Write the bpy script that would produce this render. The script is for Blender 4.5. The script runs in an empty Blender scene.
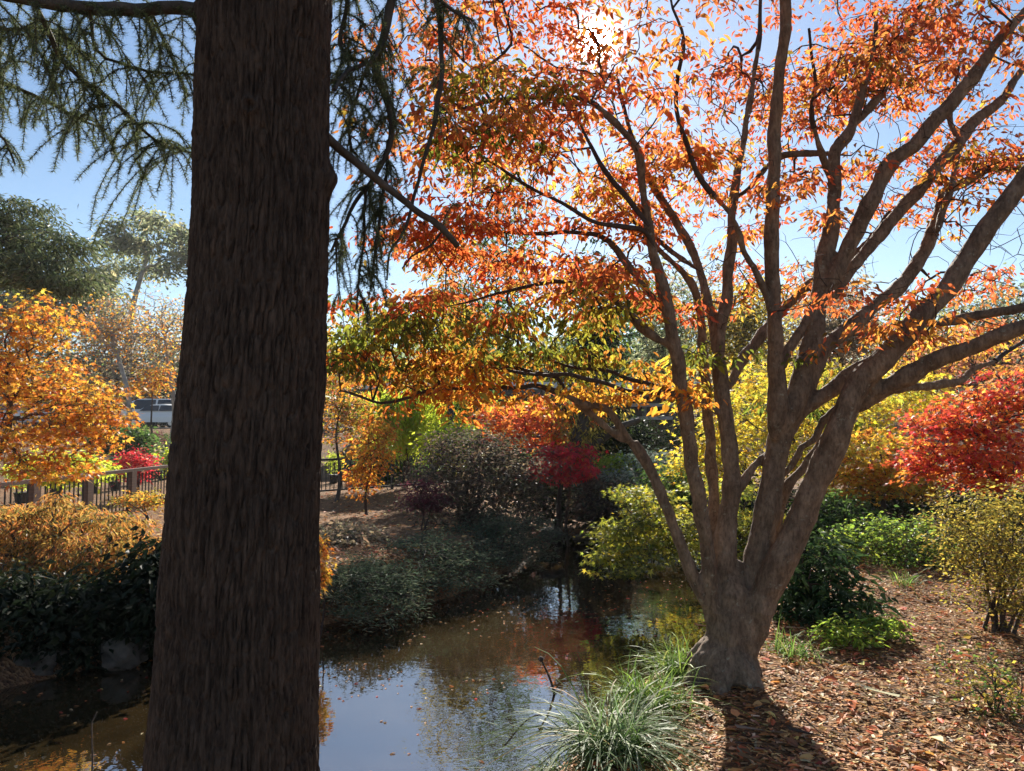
import bpy, math, random
import numpy as np
from mathutils import Vector, Matrix

SC = bpy.context.scene
COL = SC.collection
R = np.random.default_rng(11)
random.seed(5)
PI = math.pi

# ------------------------------------------------------------------ camera geometry
F, CX, CY, HOR, EYE = 740.0, 512.0, 385.5, 425.0, 1.6
PITCH = math.atan((HOR - CY) / F)
cp, sp = math.cos(PITCH), math.sin(PITCH)


def ray(px, py):
    dx, up = (px - CX) / F, (CY - py) / F
    return np.array([dx, cp - up * sp, sp + up * cp])


def P(px, py, Y):
    d = ray(px, py)
    return np.array([0, 0, EYE]) + d * (Y / d[1])


def PW(px, py, z):
    d = ray(px, py)
    return np.array([0, 0, EYE]) + d * ((z - EYE) / d[2])


SUN_DIR = ray(597, 40)
SUN_DIR = SUN_DIR / np.linalg.norm(SUN_DIR)
SUN_EL = math.asin(SUN_DIR[2])
SUN_AZ = math.atan2(SUN_DIR[0], SUN_DIR[1])

# ------------------------------------------------------------------ numpy noise


def _hash(ix, iy, iz):
    h = (ix * 374761393 + iy * 668265263 + iz * 2147483647 + 1013904223) & 0xFFFFFFFF
    h = ((h ^ (h >> 13)) * 1274126177) & 0xFFFFFFFF
    h = ((h ^ (h >> 16)) * 2246822519) & 0xFFFFFFFF
    return ((h ^ (h >> 15)) & 0xFFFFFF) / float(0xFFFFFF)


def vnoise(p):
    p = np.asarray(p, float)
    i = np.floor(p).astype(np.int64)
    f = p - i
    f = f * f * (3 - 2 * f)
    x, y, z = i[..., 0], i[..., 1], i[..., 2]
    fx, fy, fz = f[..., 0], f[..., 1], f[..., 2]
    out = 0
    for a in (0, 1):
        for b in (0, 1):
            for c in (0, 1):
                w = (fx if a else 1 - fx) * (fy if b else 1 - fy) * (fz if c else 1 - fz)
                out = out + w * _hash(x + a, y + b, z + c)
    return out


def fbm(p, o=4):
    s, a, t = 0, 0.5, 0
    p = np.asarray(p, float)
    for k in range(o):
        s = s + a * vnoise(p * (2 ** k) + 17.3 * k)
        t += a
        a *= 0.5
    return s / t


# ------------------------------------------------------------------ mesh builder
def norm(v):
    return v / np.maximum(np.linalg.norm(v, axis=-1, keepdims=True), 1e-9)


class MB:
    def __init__(self):
        self.v, self.f, self.c, self.n = [], [], [], 0

    def add(self, v, faces, col=None):
        v = np.asarray(v, float).reshape(-1, 3)
        self.v.append(v)
        faces = np.asarray(faces, np.int64)
        self.f.append(faces + self.n)
        if col is None:
            col = (0.5, 0.5, 0.5)
        col = np.asarray(col, float)
        if col.ndim == 1:
            col = np.tile(col, (len(v), 1))
        self.c.append(col)
        self.n += len(v)

    def box(self, c, s, rz=0.0, col=None):
        x, y, z = np.asarray(s, float) / 2
        v = np.array([[a * x, b * y, d * z] for a in (-1, 1) for b in (-1, 1) for d in (-1, 1)])
        ca, sa = math.cos(rz), math.sin(rz)
        v = v @ np.array([[ca, sa, 0], [-sa, ca, 0], [0, 0, 1]])
        self.add(v + np.asarray(c, float), [[0, 1, 3, 2], [4, 6, 7, 5], [0, 4, 5, 1], [2, 3, 7, 6], [0, 2, 6, 4], [1, 5, 7, 3]], col)

    def tube(self, pts, rad, sides=6, col=None, cap=True):
        pts = np.asarray(pts, float)
        n = len(pts)
        rad = np.broadcast_to(np.asarray(rad, float), (n,))
        t = norm(np.gradient(pts, axis=0))
        m = np.abs(norm((pts[-1] - pts[0])[None])[0])
        ref = np.eye(3)[int(np.argmin(m))]
        u = norm(np.cross(t, ref))
        w = np.cross(t, u)
        a = np.arange(sides) * 2 * PI / sides
        ring = pts[:, None] + rad[:, None, None] * (np.cos(a)[None, :, None] * u[:, None] + np.sin(a)[None, :, None] * w[:, None])
        i = np.arange(n - 1)[:, None] * sides
        j = np.arange(sides)[None]
        k = (j + 1) % sides
        q = np.stack([i + j, i + k, i + sides + k, i + sides + j], -1).reshape(-1, 4)
        self.add(ring.reshape(-1, 3), q, col)
        if cap and sides > 2:
            b = self.n - n * sides
            for off in (0, (n - 1) * sides):
                self.f.append(np.arange(sides)[None] + b + off)

    def build(self, name, mat, parent=None, smooth=False):
        if not self.v:
            return None
        v = np.concatenate(self.v)
        c = np.concatenate(self.c)
        if parent is not None:
            v = v - np.array(parent.location)
        me = bpy.data.meshes.new(name)
        me.vertices.add(len(v))
        me.vertices.foreach_set('co', v.astype(np.float32).ravel())
        tot = np.concatenate([np.full(len(f), f.shape[1]) for f in self.f])
        idx = np.concatenate([f.ravel() for f in self.f])
        me.loops.add(len(idx))
        me.loops.foreach_set('vertex_index', idx.astype(np.int32))
        me.polygons.add(len(tot))
        st = np.concatenate([[0], np.cumsum(tot)[:-1]])
        me.polygons.foreach_set('loop_start', st.astype(np.int32))
        me.polygons.foreach_set('loop_total', tot.astype(np.int32))
        me.polygons.foreach_set('use_smooth', np.full(len(tot), smooth))
        at = me.color_attributes.new('Col', 'FLOAT_COLOR', 'POINT')
        at.data.foreach_set('color', np.c_[c, np.ones(len(c))].astype(np.float32).ravel())
        me.update(calc_edges=True)
        me.validate()
        o = bpy.data.objects.new(name, me)
        COL.objects.link(o)
        me.materials.append(mat)
        if parent is not None:
            o.parent = parent
        return o


def thing(name, label, cat, loc, group=None):
    o = bpy.data.objects.new(name, None)
    o.empty_display_size = 0.2
    COL.objects.link(o)
    o.location = [float(q) for q in loc]
    return tag(o, label, cat, group)


def tag(o, label=None, cat=None, group=None, kind=None):
    if label:
        o['label'] = label
    if cat:
        o['category'] = cat
    if group:
        o['group'] = group
    if kind:
        o['kind'] = kind
    return o


# ------------------------------------------------------------------ materials
def new_mat(name):
    m = bpy.data.materials.new(name)
    m.use_nodes = True
    nt = m.node_tree
    nt.nodes.clear()
    out = nt.nodes.new('ShaderNodeOutputMaterial')
    return m, nt, out


def nd(nt, t, **kw):
    n = nt.nodes.new('ShaderNode' + t)
    for k, v in kw.items():
        setattr(n, k, v)
    return n


def leaf_mat(name, trans=0.5, gloss=0.05, rough=0.4, tint=(1, 1, 1)):
    m, nt, out = new_mat(name)
    L = nt.links.new
    a = nd(nt, 'Attribute', attribute_name='Col')
    d = nd(nt, 'BsdfDiffuse')
    t = nd(nt, 'BsdfTranslucent')
    g = nd(nt, 'BsdfGlossy')
    g.inputs['Roughness'].default_value = rough
    g.inputs['Color'].default_value = (1, 1, 1, 1)
    mul = nd(nt, 'MixRGB', blend_type='MULTIPLY')
    mul.inputs[0].default_value = 1
    mul.inputs[2].default_value = (*tint, 1)
    L(a.outputs['Color'], d.inputs['Color'])
    L(a.outputs['Color'], mul.inputs[1])
    L(mul.outputs[0], t.inputs['Color'])
    m1 = nd(nt, 'MixShader')
    m1.inputs[0].default_value = trans
    L(d.outputs[0], m1.inputs[1])
    L(t.outputs[0], m1.inputs[2])
    m2 = nd(nt, 'MixShader')
    m2.inputs[0].default_value = gloss
    L(m1.outputs[0], m2.inputs[1])
    L(g.outputs[0], m2.inputs[2])
    L(m2.outputs[0], out.inputs[0])
    return m


def simple_mat(name, col, rough=0.6, metal=0.0, noise=0.0, nscale=8.0, col2=None, bump=0.0, bscale=40.0, stretch=(1, 1, 1), spec=0.4):
    m, nt, out = new_mat(name)
    L = nt.links.new
    b = nd(nt, 'BsdfPrincipled')
    b.inputs['Roughness'].default_value = rough
    b.inputs['Metallic'].default_value = metal
    b.inputs['Specular IOR Level'].default_value = spec
    b.inputs['Base Color'].default_value = (*col, 1)
    tc = nd(nt, 'TexCoord')
    mp = nd(nt, 'Mapping')
    mp.inputs['Scale'].default_value = stretch
    L(tc.outputs['Object'], mp.inputs[0])
    if col2 is not None:
        n = nd(nt, 'TexNoise')
        n.inputs['Scale'].default_value = nscale
        n.inputs['Detail'].default_value = 6
        n.inputs['Roughness'].default_value = 0.65
        r = nd(nt, 'ValToRGB')
        r.color_ramp.elements[0].position = 0.36
        r.color_ramp.elements[1].position = 0.66
        r.color_ramp.elements[0].color = (*col, 1)
        r.color_ramp.elements[1].color = (*col2, 1)
        L(mp.outputs[0], n.inputs['Vector'])
        L(n.outputs['Fac'], r.inputs[0])
        L(r.outputs[0], b.inputs['Base Color'])
    if bump:
        n2 = nd(nt, 'TexNoise')
        n2.inputs['Scale'].default_value = bscale
        n2.inputs['Detail'].default_value = 5
        n2.inputs['Roughness'].default_value = 0.7
        bp = nd(nt, 'Bump')
        bp.inputs['Strength'].default_value = 1
        bp.inputs['Distance'].default_value = bump
        L(mp.outputs[0], n2.inputs['Vector'])
        L(n2.outputs['Fac'], bp.inputs['Height'])
        L(bp.outputs[0], b.inputs['Normal'])
    L(b.outputs[0], out.inputs[0])
    return m


M = {}
M['leaf'] = leaf_mat('thin_leaf', 0.64, 0.02, 0.4, (1.3, 1.25, 1.1))
M['leaf_thick'] = leaf_mat('thick_leaf', 0.3, 0.012, 0.45)
M['needle'] = leaf_mat('needle_leaf', 0.4, 0.03, 0.4)
M['blade'] = leaf_mat('grass_blade', 0.5, 0.018, 0.45)
M['litter'] = leaf_mat('dry_litter', 0.3, 0.022, 0.5)
M['bark_grey'] = simple_mat('smooth_grey_bark', (0.09, 0.061, 0.042), 0.8, col2=(0.22, 0.157, 0.107), nscale=14, bump=0.012, bscale=42, stretch=(1, 1, 0.45), spec=0.25)
def grey_bark():
    m, nt, out = new_mat('smooth_grey_bark')
    L = nt.links.new
    b = nd(nt, 'BsdfPrincipled')
    b.inputs['Roughness'].default_value = 0.82
    b.inputs['Specular IOR Level'].default_value = 0.22
    tc = nd(nt, 'TexCoord')

    def noise(scale, detail, st, rough=0.65):
        mp = nd(nt, 'Mapping')
        mp.inputs['Scale'].default_value = st
        L(tc.outputs['Object'], mp.inputs[0])
        n = nd(nt, 'TexNoise')
        n.inputs['Scale'].default_value = scale
        n.inputs['Detail'].default_value = detail
        n.inputs['Roughness'].default_value = rough
        L(mp.outputs[0], n.inputs['Vector'])
        return n.outputs['Fac']

    def ramp(f, a, ca, bb, cb):
        r = nd(nt, 'ValToRGB')
        r.color_ramp.elements[0].position, r.color_ramp.elements[0].color = a, (*ca, 1)
        r.color_ramp.elements[1].position, r.color_ramp.elements[1].color = bb, (*cb, 1)
        L(f, r.inputs[0])
        return r.outputs[0]

    def mix(f, a, c, mode='MIX'):
        mx = nd(nt, 'MixRGB', blend_type=mode)
        if isinstance(f, float):
            mx.inputs[0].default_value = f
        else:
            L(f, mx.inputs[0])
        L(a, mx.inputs[1])
        if isinstance(c, tuple):
            mx.inputs[2].default_value = (*c, 1)
        else:
            L(c, mx.inputs[2])
        return mx.outputs[0]
    c = ramp(noise(13, 7, (1, 1, 0.5)), 0.36, (0.12, 0.083, 0.058), 0.66, (0.27, 0.196, 0.14))
    c = mix(1.0, c, ramp(noise(70, 4, (1, 1, 0.35)), 0.3, (0.55, 0.53, 0.5), 0.6, (1.15, 1.12, 1.08)), 'MULTIPLY')
    c = mix(ramp(noise(24, 5, (1, 1, 1), 0.7), 0.6, (0, 0, 0), 0.68, (0.75, 0.75, 0.75)), c, (0.3, 0.29, 0.22))
    c = mix(ramp(noise(4, 5, (1, 1, 0.6), 0.6), 0.55, (0, 0, 0), 0.75, (0.6, 0.6, 0.6)), c, (0.05, 0.04, 0.032))
    L(c, b.inputs['Base Color'])
    bp = nd(nt, 'Bump')
    bp.inputs['Distance'].default_value = 0.013
    L(noise(48, 6, (1, 1, 0.4), 0.72), bp.inputs['Height'])
    bp2 = nd(nt, 'Bump')
    bp2.inputs['Distance'].default_value = 0.008
    L(noise(22, 3, (0.6, 0.6, 2.2), 0.6), bp2.inputs['Height'])
    L(bp2.outputs[0], bp.inputs['Normal'])
    L(bp.outputs[0], b.inputs['Normal'])
    L(b.outputs[0], out.inputs[0])
    return m


M['bark_grey'] = grey_bark()
M['bark_dark'] = simple_mat('dark_bark', (0.05, 0.04, 0.033), 0.85, col2=(0.11, 0.09, 0.075), nscale=10, bump=0.01, bscale=30, stretch=(1, 1, 0.3), spec=0.2)
M['twig'] = simple_mat('twig_bark', (0.045, 0.032, 0.026), 0.8, col2=(0.085, 0.06, 0.048), nscale=20, spec=0.2)
M['bark_pale'] = simple_mat('pale_bark', (0.22, 0.2, 0.18), 0.8, col2=(0.4, 0.37, 0.33), nscale=3, spec=0.2)
M['rock'] = simple_mat('weathered_rock', (0.03, 0.027, 0.022), 0.9, col2=(0.11, 0.1, 0.08), nscale=5, bump=0.02, bscale=14)
M['iron'] = simple_mat('black_iron', (0.015, 0.015, 0.017), 0.5, col2=(0.03, 0.027, 0.025), nscale=30)
M['railwood'] = simple_mat('brown_rail_timber', (0.09, 0.05, 0.035), 0.7, col2=(0.15, 0.085, 0.06), nscale=14, stretch=(0.2, 0.2, 3))
M['white_paint'] = simple_mat('white_car_paint', (0.78, 0.79, 0.8), 0.25, spec=0.6)
M['silver_paint'] = simple_mat('silver_car_paint', (0.5, 0.52, 0.54), 0.25, 0.3, spec=0.6)
M['glass'] = simple_mat('dark_car_glass', (0.02, 0.025, 0.03), 0.08, spec=0.7)
M['tyre'] = simple_mat('tyre_rubber', (0.02, 0.02, 0.02), 0.8)
M['alloy'] = simple_mat('wheel_alloy', (0.5, 0.5, 0.5), 0.35, 0.8)
M['lamp'] = simple_mat('lamp_lens', (0.6, 0.6, 0.62), 0.15, spec=0.7)
M['redlamp'] = simple_mat('red_lens', (0.4, 0.02, 0.02), 0.2, spec=0.6)
M['roof'] = simple_mat('pale_metal_roof', (0.5, 0.5, 0.5), 0.5, col2=(0.62, 0.61, 0.59), nscale=0.6)
M['darkwall'] = simple_mat('dark_timber_wall', (0.05, 0.042, 0.036), 0.8, col2=(0.09, 0.075, 0.06), nscale=1.5, stretch=(3, 3, 0.3))
M['post'] = simple_mat('painted_post', (0.12, 0.11, 0.1), 0.6)
M['pot'] = simple_mat('plastic_pot', (0.02, 0.02, 0.022), 0.5)
M['terra'] = simple_mat('terracotta', (0.33, 0.13, 0.07), 0.8, col2=(0.4, 0.2, 0.12), nscale=6)
M['concrete'] = simple_mat('grey_concrete', (0.25, 0.24, 0.23), 0.85, col2=(0.36, 0.35, 0.33), nscale=3)


def cedar_bark():
    m, nt, out = new_mat('furrowed_cedar_bark')
    L = nt.links.new
    b = nd(nt, 'BsdfPrincipled')
    b.inputs['Roughness'].default_value = 0.88
    b.inputs['Specular IOR Level'].default_value = 0.2
    tc = nd(nt, 'TexCoord')
    mp = nd(nt, 'Mapping')
    mp.inputs['Scale'].default_value = (1, 1, 0.16)
    L(tc.outputs['Object'], mp.inputs[0])
    n = nd(nt, 'TexNoise')
    n.inputs['Scale'].default_value = 62
    n.inputs['Detail'].default_value = 7
    n.inputs['Roughness'].default_value = 0.7
    L(mp.outputs[0], n.inputs['Vector'])
    r = nd(nt, 'ValToRGB')
    r.color_ramp.elements[0].position = 0.35
    r.color_ramp.elements[1].position = 0.68
    r.color_ramp.elements[0].color = (0.028, 0.019, 0.015, 1)
    r.color_ramp.elements[1].color = (0.13, 0.095, 0.075, 1)
    L(n.outputs['Fac'], r.inputs[0])
    n3 = nd(nt, 'TexNoise')
    n3.inputs['Scale'].default_value = 3
    n3.inputs['Detail'].default_value = 4
    L(tc.outputs['Object'], n3.inputs['Vector'])
    mx = nd(nt, 'MixRGB', blend_type='MULTIPLY')
    r2 = nd(nt, 'ValToRGB')
    r2.color_ramp.elements[0].color = (0.55, 0.55, 0.56, 1)
    r2.color_ramp.elements[1].color = (1.45, 1.3, 1.15, 1)
    L(n3.outputs['Fac'], r2.inputs[0])
    mx.inputs[0].default_value = 1
    L(r.outputs[0], mx.inputs[1])
    L(r2.outputs[0], mx.inputs[2])
    L(mx.outputs[0], b.inputs['Base Color'])
    n2 = nd(nt, 'TexNoise')
    n2.inputs['Scale'].default_value = 130
    n2.inputs['Detail'].default_value = 6
    n2.inputs['Roughness'].default_value = 0.75
    L(mp.outputs[0], n2.inputs['Vector'])
    bp = nd(nt, 'Bump')
    bp.inputs['Distance'].default_value = 0.012
    L(n2.outputs['Fac'], bp.inputs['Height'])
    L(bp.outputs[0], b.inputs['Normal'])
    L(b.outputs[0], out.inputs[0])
    return m


M['cedar_bark'] = cedar_bark()


def soil_mat():
    m, nt, out = new_mat('mulched_soil')
    L = nt.links.new
    b = nd(nt, 'BsdfPrincipled')
    b.inputs['Roughness'].default_value = 0.95
    b.inputs['Specular IOR Level'].default_value = 0.15
    tc = nd(nt, 'TexCoord')
    v = nd(nt, 'TexVoronoi')
    v.inputs['Scale'].default_value = 32
    mp = nd(nt, 'Mapping')
    mp.inputs['Scale'].default_value = (1, 1.7, 1)
    L(tc.outputs['Object'], mp.inputs[0])
    L(mp.outputs[0], v.inputs['Vector'])
    r = nd(nt, 'ValToRGB')
    e = r.color_ramp.elements
    e[0].position, e[0].color = 0.0, (0.09, 0.052, 0.034, 1)
    e[1].position, e[1].color = 1.0, (0.33, 0.19, 0.095, 1)
    x = e.new(0.5)
    x.color = (0.19, 0.106, 0.052, 1)
    sep = nd(nt, 'SeparateColor')
    L(v.outputs['Color'], sep.inputs[0])
    L(sep.outputs[0], r.inputs[0])
    n = nd(nt, 'TexNoise')
    n.inputs['Scale'].default_value = 1.3
    n.inputs['Detail'].default_value = 5
    L(tc.outputs['Object'], n.inputs['Vector'])
    r2 = nd(nt, 'ValToRGB')
    r2.color_ramp.elements[0].position = 0.35
    r2.color_ramp.elements[1].position = 0.65
    r2.color_ramp.elements[0].color = (0.7, 0.7, 0.7, 1)
    r2.color_ramp.elements[1].color = (1.2, 1.15, 1.1, 1)
    L(n.outputs['Fac'], r2.inputs[0])
    mx = nd(nt, 'MixRGB', blend_type='MULTIPLY')
    mx.inputs[0].default_value = 1
    L(r.outputs[0], mx.inputs[1])
    L(r2.outputs[0], mx.inputs[2])
    L(mx.outputs[0], b.inputs['Base Color'])
    bp = nd(nt, 'Bump')
    bp.inputs['Distance'].default_value = 0.02
    L(v.outputs['Distance'], bp.inputs['Height'])
    L(bp.outputs[0], b.inputs['Normal'])
    L(b.outputs[0], out.inputs[0])
    return m


M['soil'] = soil_mat()


def water_mat():
    m, nt, out = new_mat('murky_pond_water')
    L = nt.links.new
    d = nd(nt, 'BsdfDiffuse')
    tc = nd(nt, 'TexCoord')
    n0 = nd(nt, 'TexNoise')
    n0.inputs['Scale'].default_value = 0.9
    n0.inputs['Detail'].default_value = 6
    L(tc.outputs['Object'], n0.inputs['Vector'])
    r = nd(nt, 'ValToRGB')
    r.color_ramp.elements[0].position = 0.3
    r.color_ramp.elements[1].position = 0.7
    r.color_ramp.elements[0].color = (0.014, 0.0095, 0.004, 1)
    r.color_ramp.elements[1].color = (0.045, 0.03, 0.013, 1)
    L(n0.outputs['Fac'], r.inputs[0])
    L(r.outputs[0], d.inputs['Color'])
    g = nd(nt, 'BsdfGlossy')
    g.inputs['Roughness'].default_value = 0.015
    g.inputs['Color'].default_value = (0.95, 0.97, 1, 1)
    n = nd(nt, 'TexNoise')
    n.inputs['Scale'].default_value = 5
    n.inputs['Detail'].default_value = 3
    L(tc.outputs['Object'], n.inputs['Vector'])
    bp = nd(nt, 'Bump')
    bp.inputs['Distance'].default_value = 0.0025
    L(n.outputs['Fac'], bp.inputs['Height'])
    L(bp.outputs[0], g.inputs['Normal'])
    fr = nd(nt, 'Fresnel')
    fr.inputs['IOR'].default_value = 3.8
    mx = nd(nt, 'MixShader')
    L(fr.outputs[0], mx.inputs[0])
    L(d.outputs[0], mx.inputs[1])
    L(g.outputs[0], mx.inputs[2])
    L(mx.outputs[0], out.inputs[0])
    return m


M['water'] = water_mat()

# ------------------------------------------------------------------ terrain
ZW = -0.55
far_px = [(838, 556), (800, 547), (700, 541), (620, 538), (585, 535), (566, 538), (548, 548), (505, 574), (455, 598), (390, 615), (325, 626), (160, 655),
          (60, 678), (0, 692), (-120, 706), (-350, 740)]
POND = np.array([[-7, 3.0], [-1.6, 3.05], [-0.8, 3.25], [-0.4, 3.5], [-0.12, 3.84], [0.1, 4.3], [0.42, 4.95], [0.78, 5.5], [1.15, 6.0], [1.6, 6.6], [2.4, 7.9], [3.5, 9.8]]
                + [list(PW(x, y, ZW)[:2]) for x, y in far_px])


def pond_sd(x, y):
    p = np.stack([x, y], -1)
    best = np.full(x.shape, 1e9)
    inside = np.zeros(x.shape, bool)
    for i in range(len(POND)):
        a, b = POND[i], POND[(i + 1) % len(POND)]
        ab = b - a
        t = np.clip(((p - a) @ ab) / (ab @ ab), 0, 1)
        best = np.minimum(best, np.linalg.norm(p - a - t[..., None] * ab, axis=-1))
        cross = ((a[1] > y) != (b[1] > y)) & (x < (b[0] - a[0]) * (y - a[1]) / (b[1] - a[1] + 1e-12) + a[0])
        inside ^= cross
    return np.where(inside, -best, best)


def sstep(a, b, x):
    t = np.clip((x - a) / (b - a), 0, 1)
    return t * t * (3 - 2 * t)


def ground_z(x, y):
    x = np.asarray(x, float)
    y = np.asarray(y, float)
    base = -0.5 * sstep(11, 16, y) * (1 - sstep(2, 6, x)) + 1.9 * sstep(27, 42, y) + 5.0 * sstep(60, 140, y)
    base = base + 0.10 * (fbm(np.stack([x * 0.5, y * 0.5, x * 0], -1), 3) - 0.5) + 0.04 * (fbm(np.stack([x * 4, y * 4, x * 0 + 5], -1), 3) - 0.5)
    base = base + 0.25 * np.exp(-(((x - 1.43) / 0.55) ** 2 + ((y - 4.75) / 0.55) ** 2)) * 0.25
    d = pond_sd(x, y) + 0.12 * (fbm(np.stack([x * 2, y * 2, x * 0 + 9], -1), 3) - 0.5)
    w = sstep(-0.05, 0.6, d)
    bed = ZW - 0.04 - 0.5 * sstep(0, -0.6, d)
    return bed * (1 - w) + base * w + 0.0


def gz(x, y):
    return float(ground_z(np.array([x]), np.array([y]))[0])


def make_ground():
    n = 420
    s = np.linspace(-1, 1, n)
    gx = np.sinh(s * 5.4) / math.sinh(5.4) * 380
    t = np.linspace(0, 1, 560)
    gy = -30 + 0 * t
    a = np.linspace(-1, 1, 560)
    gy = 6.0 + np.sinh(a * 5.2) / math.sinh(5.2) * 420
    X, Y = np.meshgrid(gx, gy)
    Z = ground_z(X, Y)
    v = np.stack([X, Y, Z], -1).reshape(-1, 3)
    ny, nx = X.shape
    i = np.arange(ny - 1)[:, None] * nx + np.arange(nx - 1)[None]
    q = np.stack([i, i + 1, i + nx + 1, i + nx], -1).reshape(-1, 4)
    mb = MB()
    mb.add(v, q)
    tag(mb.build('ground', M['soil'], smooth=True), kind='structure')


make_ground()
mb = MB()
xs = np.linspace(-9.5, 7.5, 30)
ys = np.linspace(2.6, 16.5, 30)
X, Y = np.meshgrid(xs, ys)
i = np.arange(29)[:, None] * 30 + np.arange(29)[None]
mb.add(np.stack([X, Y, X * 0 + ZW], -1).reshape(-1, 3), np.stack([i, i + 1, i + 31, i + 30], -1).reshape(-1, 4))
tag(mb.build('pond_water', M['water']), kind='structure')
mb = MB()
mb.add([[-40, 42, gz(-20, 47) + 0.03], [40, 42, gz(-20, 47) + 0.03], [40, 58, gz(-20, 47) + 0.04], [-40, 58, gz(-20, 47) + 0.04]], [[0, 1, 2, 3]])
ASPH = simple_mat('asphalt', (0.05, 0.05, 0.052), 0.9, col2=(0.07, 0.07, 0.07), nscale=20)
tag(mb.build('car_park_pavement', ASPH), kind='structure')
ZCAR = gz(-20, 47) + 0.035

# ------------------------------------------------------------------ leaves
DIAMOND = (np.array([[0, 0, 0], [0.42, 0.5, 0.06], [1, 0, -0.08], [0.42, -0.5, 0.06]]), np.array([[0, 1, 2], [0, 2, 3]]))
POINTED = (np.array([[0, 0, 0], [0.3, 0.48, 0.05], [0.68, 0.34, 0.02], [1.05, 0, -0.16], [0.68, -0.34, 0.02], [0.3, -0.48, 0.05]]),
           np.array([[0, 1, 2], [0, 2, 3], [0, 3, 4], [0, 4, 5]]))
_st = [(-112, .5), (-82, .27), (-52, .82), (-26, .36), (0, 1.0), (26, .36), (52, .82), (82, .27), (112, .5)]
MAPLE = (np.array([[0, 0, 0]] + [[math.cos(math.radians(a)) * l, math.sin(math.radians(a)) * l, -0.12 * l] for a, l in _st]),
         np.array([[0, k, k + 1] for k in range(1, 9)]))
NEEDLE = (np.array([[0, 0.5, 0], [0, -0.5, 0], [1, 0, 0]]), np.array([[0, 1, 2]]))
CHIP = (np.array([[0, -0.5, 0], [1, -0.38, 0.05], [0.95, 0.45, 0.0], [0.05, 0.5, 0.06]]), np.array([[0, 1, 2], [0, 2, 3]]))


def put_leaves(mb, pos, d, nrm, length, width, cols, tpl):
    """Every leaf its own small folded blade: base at pos, tip along d, face towards nrm."""
    d = norm(d)
    s = norm(np.cross(nrm, d))
    u = np.cross(d, s)
    tv, tf = tpl
    n, k = len(pos), len(tv)
    L = np.broadcast_to(np.asarray(length, float), (n,))[:, None, None]
    W = np.broadcast_to(np.asarray(width, float), (n,))[:, None, None]
    v = pos[:, None] + tv[None, :, 0:1] * L * d[:, None] + tv[None, :, 1:2] * W * s[:, None] + tv[None, :, 2:3] * L * u[:, None]
    f = (tf[None] + (np.arange(n) * k)[:, None, None]).reshape(-1, tf.shape[1])
    mb.add(v.reshape(-1, 3), f, np.repeat(cols, k, axis=0))


def pick(pal, n, jit=0.16):
    cols = np.array([c[:3] for c in pal], float)
    w = np.array([c[3] if len(c) > 3 else 1 for c in pal], float)
    c = cols[R.choice(len(cols), n, p=w / w.sum())]
    return np.clip(c * np.exp(R.normal(0, jit, (n, 1))) * np.exp(R.normal(0, jit * 0.35, (n, 3))), 0.004, 0.85)


def mixpal(pal, n, m, own=0.55):
    """n clusters of m leaves: most leaves take their cluster's colour, the rest their own."""
    base = np.repeat(pick(pal, n), m, axis=0)
    oth = pick(pal, n * m)
    k = R.random((n * m, 1)) < own
    return np.where(k, base * np.exp(R.normal(0, 0.13, (n * m, 1))), oth)


def cluster_leaves(mb, cen, m, sxy, sz, length, wr, pal, tpl=DIAMOND, droop=0.5, tilt=0.6, cols=None, own=0.55):
    n = len(cen)
    off = R.normal(0, 1, (n, m, 3)) * np.array([sxy, sxy, sz])
    tp = norm(R.normal(0, 1, (n, 1, 3)) * [1, 1, 0.3]) * 0.35 * sz / max(sxy, 1e-3)
    off[..., 2] += (off * tp).sum(-1)
    pos = (cen[:, None] + off).reshape(-1, 3)
    o = off.reshape(-1, 3).copy()
    o[:, 2] = 0
    d = norm(o) + R.normal(0, 0.55, o.shape)
    d[:, 2] = -droop + R.normal(0, 0.35, len(o))
    nr = np.tile([0, 0, 1.0], (len(o), 1)) + R.normal(0, tilt, o.shape)
    L = length * np.exp(R.normal(0, 0.22, len(o)))
    if cols is None:
        cols = mixpal(pal, n, m, own)
    put_leaves(mb, pos, d, nr, L, L * wr, cols, tpl)


# ------------------------------------------------------------------ branching
def smooth(pts, rad, step):
    pts, rad = np.asarray(pts, float), np.asarray(rad, float)
    p = np.vstack([2 * pts[0] - pts[1], pts, 2 * pts[-1] - pts[-2]])
    out, rr = [], []
    for i in range(1, len(p) - 2):
        n = max(1, int(np.linalg.norm(p[i + 1] - p[i]) / step))
        for k in range(n):
            t = k / n
            out.append(0.5 * ((2 * p[i]) + (-p[i - 1] + p[i + 1]) * t + (2 * p[i - 1] - 5 * p[i] + 4 * p[i + 1] - p[i + 2]) * t * t
                              + (-p[i - 1] + 3 * p[i] - 3 * p[i + 1] + p[i + 2]) * t ** 3))
            rr.append(rad[i - 1] * (1 - t) + rad[i] * t)
    out.append(pts[-1])
    rr.append(rad[-1])
    return np.array(out), np.array(rr)


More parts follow.
